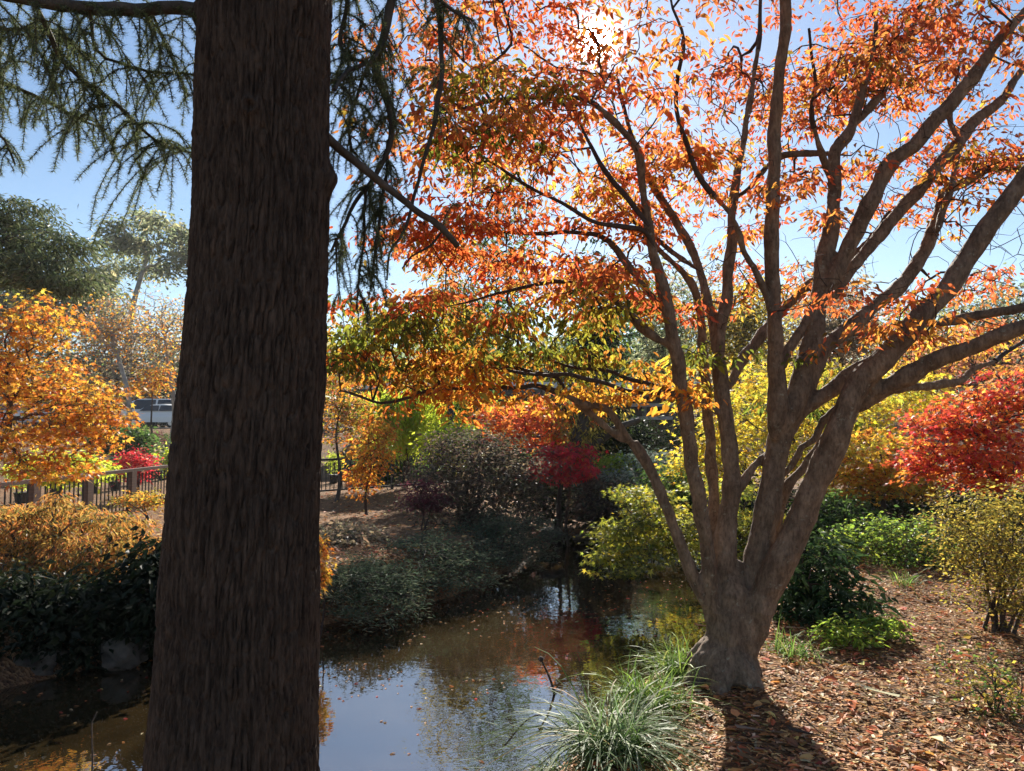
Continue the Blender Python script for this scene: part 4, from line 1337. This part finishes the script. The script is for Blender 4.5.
def fill_plant(px, Y, h, pal, lab, w=0.25, potm='pot', name='potted_plant', grp='potted plants in the nursery'):
    b = at(px, Y)
    root = thing(name, lab, 'potted plant', b, grp)
    m1 = MB()
    q = np.array([[0, 0, 0], [0, 0, .02], [0, 0, .26], [0, 0, .3], [0, 0, .3]]) + b
    m1.tube(q, [0.12, 0.13, 0.17, 0.19, 0.15], 14)
    m1.build('pot', M[potm], root, smooth=False)
    m1 = MB()
    st_ = np.array([[0, 0, 0.27], [0.02, 0, 0.27 + h * 0.3], [0, 0.02, 0.27 + h * 0.6]]) + b
    m1.tube(st_, [0.014, 0.01, 0.006], 6)
    c = fill([(b + [0, 0, 0.3 + h * 0.55], np.array([w, w, h * 0.5]))], 45, 0.5)
    grow(m1, st_, np.array([0.014, 0.01, 0.006]), c, tip=0.003)
    m1.build('stem', M['twig'], root)
    m1 = MB()
    cluster_leaves(m1, c, 11, w * 0.25, w * 0.25, 0.07, 0.5, pal, DIAMOND, 0.2, 0.9)
    m1.build('foliage', M['leaf'], root)


NURS = [(118, 24, 0.5, 'lime', 'yellow green potted plant behind the railing near the cedar trunk'), (140, 26, 0.6, 'green', 'mid green potted plant behind the railing below the white sedan'),
        (95, 23, 0.5, 'lime', 'yellow green potted plant behind the thick railing post'), (60, 22, 0.6, 'brightgreen', 'bright green potted plant behind the railing under the orange maple'),
        (25, 20, 0.6, 'lime', 'yellow green potted plant behind the railing at the left edge'), (158, 33, 0.9, 'purple', 'dark purple potted plant just below the white sedan'),
        (147, 34, 0.9, 'brightgreen', 'bright green potted plant just below the white sedan'), (128, 30, 0.7, 'darkgreen', 'dark green potted plant behind the red shrub'),
        (165, 28, 0.6, 'silver', 'grey leaved potted plant at the edge of the cedar trunk'), (335, 27, 0.8, 'lime', 'yellow green potted plant right of the cedar trunk'),
        (350, 30, 0.8, 'silver', 'grey leaved potted plant behind the black railing')]
for px, Y, h, pal, lab in NURS:
    fill_plant(px, Y, h, PAL[pal], lab, w=0.3, potm='terra' if pal == 'purple' else 'pot')
plant('red_shrub', 'round raspberry red shrub behind the railing near the cedar trunk', 'shrub', at(133, 20.6), [ell(135, 466, 20.6, 20, 15, 0.5)], PAL['crimson'] + [(.5, .2, .16, 1)], 150, 14, 0.08, 0.5, 0.1, 0.08, DIAMOND, 0.2, 0.9, 0.02, 3, parts=('stem', 'foliage'))
plant('yellow_shrub', 'low yellow shrub in front of the railing beside the cedar trunk', 'shrub', at(150, 16.5), [ell(152, 500, 16.5, 13, 7, 0.4), ell(130, 500, 17, 12, 6, 0.4)], PAL['ochre'] + PAL['gold'], 90, 12, 0.08, 0.5, 0.1, 0.06, DIAMOND, 0.2, 0.9, 0.02, 3, parts=('stem', 'foliage'))
plant('green_shrub', 'pale green shrub behind the railing half hidden by the cedar trunk', 'shrub', at(172, 23), [ell(172, 462, 23, 16, 16, 0.5)], PAL['euc'] + PAL['lime'], 110, 12, 0.1, 0.5, 0.12, 0.08, DIAMOND, 0.2, 0.9, 0.02, 3, parts=('stem', 'foliage'))
mb = MB()
b = at(140, 30)
for zz in (0.3, 0.62):
    mb.box((b[0], b[1], b[2] + zz), (3.6, 0.7, 0.06))
for dx in (-1.7, 0, 1.7):
    mb.box((b[0] + dx, b[1], b[2] + 0.29), (0.08, 0.6, 0.58))
tag(mb.build('plant_bench', M['concrete']), 'low grey slatted plant bench among the nursery pots', 'bench')

# orange maple at the left
plant('orange_maple', 'bright orange gold maple spreading from the left edge above the railing', 'maple', at(-70, 11.2),
      [ell(40, 325, 11.5, 36, 28, 0.8), ell(20, 370, 11.2, 60, 34, 1.0), ell(75, 400, 11.0, 58, 26, 1.0), ell(40, 440, 10.8, 75, 24, 1.0), ell(95, 425, 11, 36, 18, 0.8), ell(30, 470, 10.6, 75, 12, 0.9), ell(-30, 400, 11, 50, 60, 1.0)],
      PAL['orange'] + PAL['gold'], 820, 11, 0.075, 0.8, 0.11, 0.035, MAPLE, 0.4, 0.55, 0.09, bark='bark_dark', mid=P(10, 400, 11), bf=0.4)

# lime weeping tree, small trees near the black railing
wt = thing('weeping_tree', 'lime yellow weeping tree with long hanging strands in front of the pavilion', 'tree', at(405, 24.5))
wb, lb = MB(), MB()
w, r = limb_world(([(408, 485, 8), (405, 450, 7), (400, 420, 6), (404, 400, 5)], 24.5, 24.5))
q, rr_ = smooth(w, r, 0.15)
wb.tube(q, rr_, 8)
for k in range(170):
    gx_ = R.choice([370, 385, 404, 412, 440], p=[.1, .18, .32, .32, .08]) + R.normal(0, 6)
    p0 = P(gx_, 398 + R.normal(0, 4), 24.5 + R.normal(0, 0.6))
    L = R.uniform(0.7, 1.9) if gx_ > 395 else R.uniform(0.5, 1.5)
    if k % 3 == 0:
        wb.tube(np.array([q[-1], (q[-1] + p0) / 2 + [0, 0, 0.2], p0]), [0.03, 0.02, 0.01], 5, cap=False)
    s_ = np.linspace(0, 1, 9)[:, None]
    sp_ = p0 + np.array([R.normal(0, 0.1), R.normal(0, 0.1), 0]) * s_ + np.array([0, 0, -L]) * s_
    wb.tube(sp_, np.linspace(0.008, 0.004, 9), 4, cap=False)
    cluster_leaves(lb, sp_, 9, 0.07, 0.09, 0.17, 0.3, PAL['lime'], DIAMOND, 1.6, 0.6)
wb.build('trunk', M['twig'], wt, smooth=True)
lb.build('crown', M['leaf'], wt)
plant('small_orange_tree', 'slender small tree with copper orange leaves before the black railing', 'tree', at(368, 17.5),
      [ell(372, 455, 17.5, 24, 24, 0.5), ell(362, 482, 17.4, 14, 16, 0.4), ell(380, 430, 17.6, 16, 16, 0.4)], PAL['gold'] + PAL['orange'], 190, 10, 0.1, 0.5, 0.12, 0.07, DIAMOND, 0.6, 0.7, 0.03, mid=P(370, 450, 17.5))
plant('mixed_tree', 'hazy orange yellow small tree right beside the cedar trunk', 'tree', at(338, 20.5),
      [ell(338, 425, 20.5, 28, 26, 0.7), ell(355, 410, 20.8, 22, 18, 0.6), ell(330, 390, 20.5, 24, 22, .7)], PAL['gold'] + PAL['pinkbrown'] + PAL['olive'], 260, 11, 0.1, 0.5, 0.15, 0.08, DIAMOND, 0.5, 0.7, 0.05, bark='bark_dark')
plant('green_bush', 'mid green bush between the weeping tree and the scarlet maple', 'shrub', at(458, 25.5), [ell(458, 420, 25.5, 26, 24), ell(475, 400, 25.5, 26, 20)], PAL['green'] + PAL['lime'][:1], 260, 12, 0.11, 0.5, 0.16, 0.1, DIAMOND, 0.4, 0.8, 0.04, 3, parts=('stem', 'foliage'))

# pavilion
pv = thing('pavilion', 'long low pavilion with pale flat roof and dark open sides', 'building', at(520, 38))
zg = gz(0, 38)
m1 = MB()
x0, x1 = P(365, 385, 36)[0], P(705, 385, 36)[0]
zr = P(420, 388, 35)[2]
m1.box(((x0 + x1) / 2, 38.5, zr), (x1 - x0, 7.5, 0.28))
m1.box(((x0 + x1) / 2, 38.5, zr + 0.22), (x1 - x0 - 0.8, 6.7, 0.14))
m1.build('roof', M['roof'], pv)
m1 = MB()
m1.box(((x0 + x1) / 2, 41.5, (zr + zg) / 2 - 0.2), (x1 - x0 - 0.6, 0.2, zr - zg + 0.2))
m1.build('wall', M['darkwall'], pv)
for k in range(7):
    m1 = MB()
    xx = x0 + 0.5 + (x1 - x0 - 1.0) * k / 6
    m1.box((xx, 35.2, (zr + zg) / 2 - 0.25), (0.18, 0.18, zr - zg + 0.2))
    m1.build('post', M['post'], pv)
m1 = MB()
m1.box(((x0 + x1) / 2, 34.68, zr - 0.22), (x1 - x0 - 0.02, 0.06, 0.3))
m1.build('fascia', M['darkwall'], pv)
m1 = MB()
for zz in (405, 418):
    q = P(652, zz, 35.0)
    m1.box((q[0], 35.0, q[2]), (2.0, 0.12, 0.16))
m1.build('side_panel', M['concrete'], pv)

# cars
def car(label, px, Y, rz, paint='white_paint', van=False):
    x = (px - CX) / F * Y / cp
    root = thing('parked_car', label, 'car', (0, 0, 0), 'cars in the car park')
    if van:
        prof = [(-2.2, .35), (-2.25, .8), (-2.2, 1.2), (-1.95, 1.85), (-1.7, 1.95), (0.9, 1.95), (1.35, 1.75), (1.75, 1.2), (2.2, 1.05), (2.3, .7), (2.25, .35)]
        z1 = 1.2
    else:
        prof = [(-2.2, .35), (-2.25, .65), (-2.2, .92), (-1.5, 1.0), (-0.95, 1.38), (-0.4, 1.46), (0.35, 1.44), (0.8, 1.3), (1.35, .98), (2.05, .85), (2.25, .65), (2.22, .35)]
        z1 = 1.0
    # rounded section: lofted across the width
    secs = []
    for yy in (-0.88, -0.85, -0.6, 0, 0.6, 0.85, 0.88):
        k = abs(yy) / 0.88
        s = []
        for a, z in prof:
            narrow = max(0, (z - z1)) * 0.42
            y2 = np.sign(yy) * max(0, abs(yy) - narrow * (1 if abs(yy) > 0.5 else 0.6))
            sh = 1 - 0.025 * (k ** 4)
            s.append((a * sh, y2, 0.35 + (z - 0.35) * (1 - 0.03 * k ** 4)))
        secs.append(s)
    secs = np.array(secs)
    ns, npf = secs.shape[:2]
    f = [[i_ * npf + j_, (i_ + 1) * npf + j_, (i_ + 1) * npf + (j_ + 1) % npf, i_ * npf + (j_ + 1) % npf] for i_ in range(ns - 1) for j_ in range(npf)]
    m1 = MB()
    m1.add(secs.reshape(-1, 3), f)
    m1.f.append(np.arange(npf)[None][:, ::-1])
    m1.f.append((np.arange(npf) + (ns - 1) * npf)[None])
    m1.build('body', M[paint], root, smooth=False)
    top = 1.86 if van else 1.36
    zb = 1.2 if van else 1.0
    for sgn in (-1, 1):
        for xa, xb in (((-1.75, -0.45), (-0.35, 1.35)) if van else ((-1.3, -0.25), (-0.17, 1.05))):
            m1 = MB()
            ya = sgn * (0.885 - 0.0)
            yb = sgn * (0.885 - (top - zb) * 0.40)
            ia = 0.3 if xa < -1 else 0.03
            ib = 0.38 if xb > 1 else 0.03
            m1.add([[xa, ya, zb + .03], [xb, ya, zb + .03], [xb - ib, yb, top], [xa + ia, yb, top], [xa, ya - sgn * .05, zb + .03], [xb, ya - sgn * .05, zb + .03], [xb - ib, yb - sgn * .05, top], [xa + ia, yb - sgn * .05, top]],
                   [[0, 1, 2, 3], [7, 6, 5, 4], [0, 4, 5, 1], [1, 5, 6, 2], [2, 6, 7, 3], [3, 7, 4, 0]])
            m1.build('window', M['glass'], root)
    for (xa, za, xb, zb2) in (((1.74, 1.24, 1.39, 1.72), (-2.2, 1.24, -1.98, 1.8)) if van else ((1.33, 1.01, .84, 1.3), (-1.48, 1.03, -0.99, 1.36))):
        o_ = 0.03 if xa > 0 else -0.03
        m1 = MB()
        m1.add([[xa + o_, -.7, za], [xa + o_, .7, za], [xb + o_, .6, zb2], [xb + o_, -.6, zb2], [xa, -.7, za - .02], [xa, .7, za - .02], [xb, .6, zb2 - .02], [xb, -.6, zb2 - .02]],
               [[0, 1, 2, 3], [7, 6, 5, 4], [0, 4, 5, 1], [1, 5, 6, 2], [2, 6, 7, 3], [3, 7, 4, 0]])
        m1.build('windscreen', M['glass'], root)
    for xx in (-1.4, 1.4):
        for sgn in (-1, 1):
            m1 = MB()
            m1.tube(np.array([[xx, sgn * .7, .32], [xx, sgn * .72, .32], [xx, sgn * .88, .32], [xx, sgn * .9, .32]]), [.28, .32, .32, .28], 20)
            wh = m1.build('wheel', M['tyre'], root)
            m1 = MB()
            m1.tube(np.array([[xx, sgn * .89, .32], [xx, sgn * .915, .32]]), [.2, .17], 14)
            m1.build('rim', M['alloy'], wh)
    for sgn in (-1, 1):
        m1 = MB()
        m1.box((2.2, sgn * .62, .7), (.1, .35, .13))
        m1.build('headlight', M['lamp'], root)
        m1 = MB()
        m1.box((-2.21, sgn * .66, .8), (.08, .3, .14))
        m1.build('tail_light', M['redlamp'], root)
    root.location = (x, Y, ZCAR)
    root.rotation_euler = (0, 0, rz)


car('white sedan parked beside the cedar trunk in front of a taller white van', 165, 45.5, math.radians(170))
car('taller white van parked behind the white sedan near the cedar trunk', 155, 50, math.radians(185), van=True)
car('white car half hidden by orange maple leaves at the left edge', 8, 43.5, math.radians(160))
car('silver car glimpsed above the plum brown shrub', 458, 43.6, math.radians(20), 'silver_paint')

# ================================================================== BACKGROUND TREES
plant('deodar_conifer', 'drooping dark green conifer boughs at the left edge above the orange maple', 'conifer', at(-60, 17),
      [ell(10, 215, 17, 46, 14, 1.6), ell(45, 245, 17, 50, 14, 1.4), ell(20, 270, 16.6, 70, 14, 1.6), ell(60, 285, 17, 36, 8, 1.0), ell(-20, 240, 17, 50, 40, 1.5)], PAL['deodar'], 560, 22, 0.17, 0.2, 0.19, 0.07, DIAMOND, 0.7, 0.8, 0.16,
      mat='needle', bark='bark_dark', mid=P(-40, 190, 17), tip=0.006)
plant('eucalyptus', 'tall grey green gum tree with rounded clumps beside the cedar trunk', 'tree', at(150, 62),
      [ell(x_ + R.normal(0, 3), y_ + R.normal(0, 3), 62 + R.uniform(-4, 4), w_ * R.uniform(.8, 1.2), h_ * R.uniform(1.2, 1.9)) for x_, y_, w_, h_ in ((122, 231, 13, 8), (140, 224, 12, 7), (158, 228, 13, 8), (174, 240, 11, 8), (106, 246, 12, 8), (128, 250, 13, 8), (150, 250, 12, 7), (182, 258, 11, 9), (112, 268, 14, 9), (138, 272, 14, 9), (164, 272, 13, 9), (200, 250, 14, 12), (98, 285, 16, 10), (210, 275, 16, 14))], PAL['euc'], 640, 13, 0.42, 0.4, 0.45, 0.3, DIAMOND, 0.6, 0.9, 0.35,
      bark='bark_pale', tip=0.03, expo=0.42)
plant('eucalyptus', 'lower grey green gum tree behind the conifer boughs at left', 'tree', at(60, 58),
      [ell(70, 285, 58, 34, 26), ell(40, 305, 58, 40, 30), ell(95, 310, 58, 30, 30), ell(10, 300, 58, 40, 40)], PAL['euc'], 520, 14, 0.5, 0.4, 0.6, 0.4, DIAMOND, 0.5, 0.9, 0.3, bark='bark_pale', tip=0.03)
for px, py, Y, w, h, pal, lab in ((455, 300, 23, 32, 95, 'ochre', 'tall thin olive tree rising behind the weeping tree'), (498, 262, 25, 44, 135, 'green', 'tall green tree rising behind the scarlet maple'),
                                  (596, 318, 21, 24, 84, 'darkgreen', 'tall narrow dark conifer rising behind the leaning tree'), (668, 330, 27, 36, 66, 'euc', 'tall grey green tree rising behind the silver leaved shrub'), (742, 318, 24, 46, 54, 'ochre', 'tall olive gold tree rising behind the bright yellow tree'), (838, 325, 22, 44, 40, 'greybrown', 'tall thin brown leaved tree rising behind the right stems of the autumn tree')):
    plant('tall_tree', lab, 'tree', at(px, Y), [ell(px, py, Y, w, h), ell(px - w * .3, py + h * .5, Y, w * .9, h * .5), ell(px + w * .4, py + h * .2, Y, w * .6, h * .6)], PAL[pal], 260, 13, 0.17, 0.42, 0.22, 0.16, DIAMOND, 0.5, 0.9, 0.13, bark='bark_dark', tip=0.009, shell=0.25)
for px, py, Y, w, h, lab in ((110, 330, 32, 40, 42, 'nearly bare grey twigged tree left of the cedar trunk over the cars'), (165, 335, 36, 44, 52, 'taller nearly bare grey tree touching the cedar trunk edge')):
    plant('bare_tree', lab, 'tree', at(px + 8, Y), [ell(px, py, Y, w, h)], PAL['greybrown'] + PAL['gold'], 520, 5, 0.13, 0.45, 0.25, 0.2, DIAMOND, 0.5, 0.9, 0.14, bark='bark_pale', tip=0.009, expo=0.42, shell=0.2)
plant('copper_tree', 'small copper leaved tree in front of the white cars', 'tree', at(158, 34), [ell(158, 375, 34, 18, 9), ell(145, 388, 34, 22, 8)], PAL['gold'] + PAL['orange'], 100, 8, 0.17, 0.5, 0.22, 0.1, DIAMOND, 0.5, 0.8, 0.05)
for px, py, Y, w, h, pal, lab in (
        (30, 345, 50, 60, 40, 'euc', 'broad grey green tree behind the orange maple'), (112, 352, 52, 46, 44, 'greybrown', 'brownish rounded tree behind the two bare trees'), (178, 345, 54, 40, 46, 'euc', 'grey green tree behind the bare tree at the cedar trunk edge'),
        (600, 325, 42, 26, 66, 'green', 'narrow green conifer seen left of the autumn tree stems'), (560, 360, 46, 34, 30, 'euc', 'rounded grey green tree behind the pavilion roof'),
        (650, 335, 44, 40, 58, 'green', 'grey green tree directly behind the left stems of the autumn tree'), (700, 322, 50, 40, 70, 'greybrown', 'thin brownish tree behind the middle stems of the autumn tree'),
        (500, 372, 44, 40, 20, 'green', 'low green tree above the pavilion roof'), (830, 318, 46, 50, 68, 'greybrown', 'brownish bare looking tree behind the right stems of the autumn tree'),
        (1000, 315, 40, 50, 48, 'euc', 'grey green tree at the right edge behind the pinkish brown tree'), (925, 335, 48, 50, 36, 'olive', 'olive tree far behind the scarlet maple'), (360, 365, 48, 34, 26, 'olive', 'olive tree far behind the weeping tree'),
        (765, 335, 52, 44, 52, 'ochre', 'grey green tree far behind the bright yellow tree'), (440, 375, 50, 36, 22, 'euc', 'low grey green tree far behind the weeping tree')):
    plant('background_tree', lab, 'tree', at(px, Y), [ell(px, py, Y, w, h), ell(px + w * 0.3, py + h * 0.6, Y, w, h * 0.8)], PAL[pal], 300, 11, 0.32, 0.45, 0.42, 0.3, DIAMOND, 0.4, 0.9, 0.16, bark='bark_dark', tip=0.014, group='trees beyond the pavilion')

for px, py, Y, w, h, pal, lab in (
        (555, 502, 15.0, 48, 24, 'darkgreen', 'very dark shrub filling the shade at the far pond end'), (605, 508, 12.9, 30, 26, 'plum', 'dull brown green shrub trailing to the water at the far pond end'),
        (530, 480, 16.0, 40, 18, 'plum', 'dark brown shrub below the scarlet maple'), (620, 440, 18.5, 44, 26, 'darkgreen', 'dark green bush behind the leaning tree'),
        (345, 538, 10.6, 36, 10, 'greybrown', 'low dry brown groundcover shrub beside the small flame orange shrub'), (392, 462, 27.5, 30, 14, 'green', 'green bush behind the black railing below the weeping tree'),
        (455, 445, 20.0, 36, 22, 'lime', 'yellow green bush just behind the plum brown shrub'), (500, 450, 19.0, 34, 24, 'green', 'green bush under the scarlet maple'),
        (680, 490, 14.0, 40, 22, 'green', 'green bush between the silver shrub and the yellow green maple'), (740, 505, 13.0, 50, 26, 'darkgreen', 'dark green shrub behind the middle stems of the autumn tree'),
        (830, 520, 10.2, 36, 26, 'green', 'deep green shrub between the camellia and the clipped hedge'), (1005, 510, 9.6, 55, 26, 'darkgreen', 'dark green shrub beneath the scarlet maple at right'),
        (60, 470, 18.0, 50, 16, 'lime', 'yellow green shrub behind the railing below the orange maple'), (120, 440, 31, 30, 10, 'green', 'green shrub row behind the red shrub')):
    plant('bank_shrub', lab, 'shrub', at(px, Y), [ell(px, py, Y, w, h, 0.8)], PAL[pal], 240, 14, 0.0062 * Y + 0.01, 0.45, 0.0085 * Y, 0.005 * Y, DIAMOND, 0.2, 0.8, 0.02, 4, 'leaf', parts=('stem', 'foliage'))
for k in range(16):
    fill_plant(100 + 72 * R.random(), 27 + 9 * R.random(), 0.5, PAL['green'], 'small green potted plant in the nursery rows below the car park', w=0.28)

# clipped hedge behind the cars
hb = MB()
hx = R.uniform(-34, -14, 4200)
hz_ = R.uniform(0, 2.6, 4200)
cluster_leaves(hb, np.stack([hx, 54 + R.uniform(0, 1.2, 4200), ZCAR + hz_], -1), 5, 0.2, 0.2, 0.22, 0.5, PAL['darkgreen'], DIAMOND, 0.2, 0.9)
hedge = hb.build('clipped_hedge', M['leaf_thick'])
tag(hedge, 'long dark clipped hedge behind the white cars', 'hedge')

# far wooded skyline
fb_ = MB()
n = 5200
x = R.uniform(-95, 110, n)
y = R.uniform(78, 105, n)
hmax = 4.5 + 4.5 * fbm(np.stack([x * 0.09, x * 0, x * 0 + 2], -1), 3)
z = ground_z(x, y) + R.random(n) ** 0.7 * hmax
cluster_leaves(fb_, np.stack([x, y, z], -1), 7, 0.8, 0.6, 0.9, 0.5, PAL['euc'] + PAL['greybrown'] + PAL['green'], DIAMOND, 0.3, 0.9)
tag(fb_.build('distant_woods', M['leaf']), kind='stuff')

# ------------------------------------------------------------------ thin autumn haze
HZ = 0.0004
hm, hnt, hout = new_mat('thin_haze')
pv_ = hnt.nodes.new('ShaderNodeVolumePrincipled')
pv_.inputs['Color'].default_value = (0.93, 0.95, 1, 1)
pv_.inputs['Density'].default_value = HZ
pv_.inputs['Anisotropy'].default_value = 0.2
hnt.links.new(pv_.outputs[0], hout.inputs['Volume'])
if HZ > 0:
    mb = MB()
    mb.box((0, 55, 11.5), (260, 140, 27))
    tag(mb.build('haze', hm), kind='stuff')

# ================================================================== LIGHT, SKY, CAMERA
w = bpy.data.worlds.new('World')
SC.world = w
w.use_nodes = True
nt = w.node_tree
nt.nodes.clear()
out = nt.nodes.new('ShaderNodeOutputWorld')
bg = nt.nodes.new('ShaderNodeBackground')
sky = nt.nodes.new('ShaderNodeTexSky')
sky.sky_type = 'NISHITA'
sky.sun_disc = False
sky.sun_elevation = SUN_EL
sky.sun_rotation = SUN_AZ
sky.air_density = 1.0
sky.dust_density = 0.1
sky.ozone_density = 2.0
bg.inputs['Strength'].default_value = 0.057
nt.links.new(sky.outputs[0], bg.inputs['Color'])
# bright aureole of the sun in the sky itself
tc = nt.nodes.new('ShaderNodeTexCoord')
dt = nt.nodes.new('ShaderNodeVectorMath')
dt.operation = 'DOT_PRODUCT'
dt.inputs[1].default_value = [float(q) for q in SUN_DIR]
nt.links.new(tc.outputs['Generated'], dt.inputs[0])
acc = None
for pw, am in ((25, 0.05), (1600, 0.3), (14000, 60.0)):
    mx = nt.nodes.new('ShaderNodeMath')
    mx.operation = 'MAXIMUM'
    mx.inputs[1].default_value = 0
    pn = nt.nodes.new('ShaderNodeMath')
    pn.operation = 'POWER'
    pn.inputs[1].default_value = pw
    ml = nt.nodes.new('ShaderNodeMath')
    ml.operation = 'MULTIPLY'
    ml.inputs[1].default_value = am
    nt.links.new(dt.outputs['Value'], mx.inputs[0])
    nt.links.new(mx.outputs[0], pn.inputs[0])
    nt.links.new(pn.outputs[0], ml.inputs[0])
    if acc is None:
        acc = ml.outputs[0]
    else:
        ad = nt.nodes.new('ShaderNodeMath')
        ad.operation = 'ADD'
        nt.links.new(acc, ad.inputs[0])
        nt.links.new(ml.outputs[0], ad.inputs[1])
        acc = ad.outputs[0]
bg2 = nt.nodes.new('ShaderNodeBackground')
bg2.inputs['Color'].default_value = (1, 0.97, 0.92, 1)
nt.links.new(acc, bg2.inputs['Strength'])
ash = nt.nodes.new('ShaderNodeAddShader')
nt.links.new(bg.outputs[0], ash.inputs[0])
nt.links.new(bg2.outputs[0], ash.inputs[1])
nt.links.new(ash.outputs[0], out.inputs[0])

sl = bpy.data.lights.new('sun', 'SUN')
sl.energy = 5.0
sl.angle = math.radians(0.53)
sl.color = (1.0, 0.93, 0.82)
so = bpy.data.objects.new('sun', sl)
COL.objects.link(so)
so.location = (0, 0, 30)
so.rotation_euler = Vector([float(-q) for q in SUN_DIR]).to_track_quat('-Z', 'Y').to_euler()

cam = bpy.data.cameras.new('camera')
cam.sensor_width = 36
cam.lens = 36 * F / 1024
cam.clip_end = 2000
cam.clip_start = 0.05
co_ = bpy.data.objects.new('camera', cam)
COL.objects.link(co_)
co_.location = (0, 0, EYE)
co_.rotation_euler = (PI / 2 + PITCH, 0, 0)
SC.camera = co_

SC.view_settings.view_transform = 'Standard'
SC.view_settings.look = 'None'
SC.view_settings.exposure = 1.32
SC.view_settings.gamma = 1
SC.render.engine = 'CYCLES'
cy = SC.cycles
cy.use_denoising = True
cy.max_bounces = 8
cy.diffuse_bounces = 4
cy.glossy_bounces = 3
cy.transmission_bounces = 5
cy.transparent_max_bounces = 6
cy.sample_clamp_indirect = 6
cy.use_adaptive_sampling = True
cy.adaptive_threshold = 0.015
cy.caustics_reflective = False
cy.caustics_refractive = False
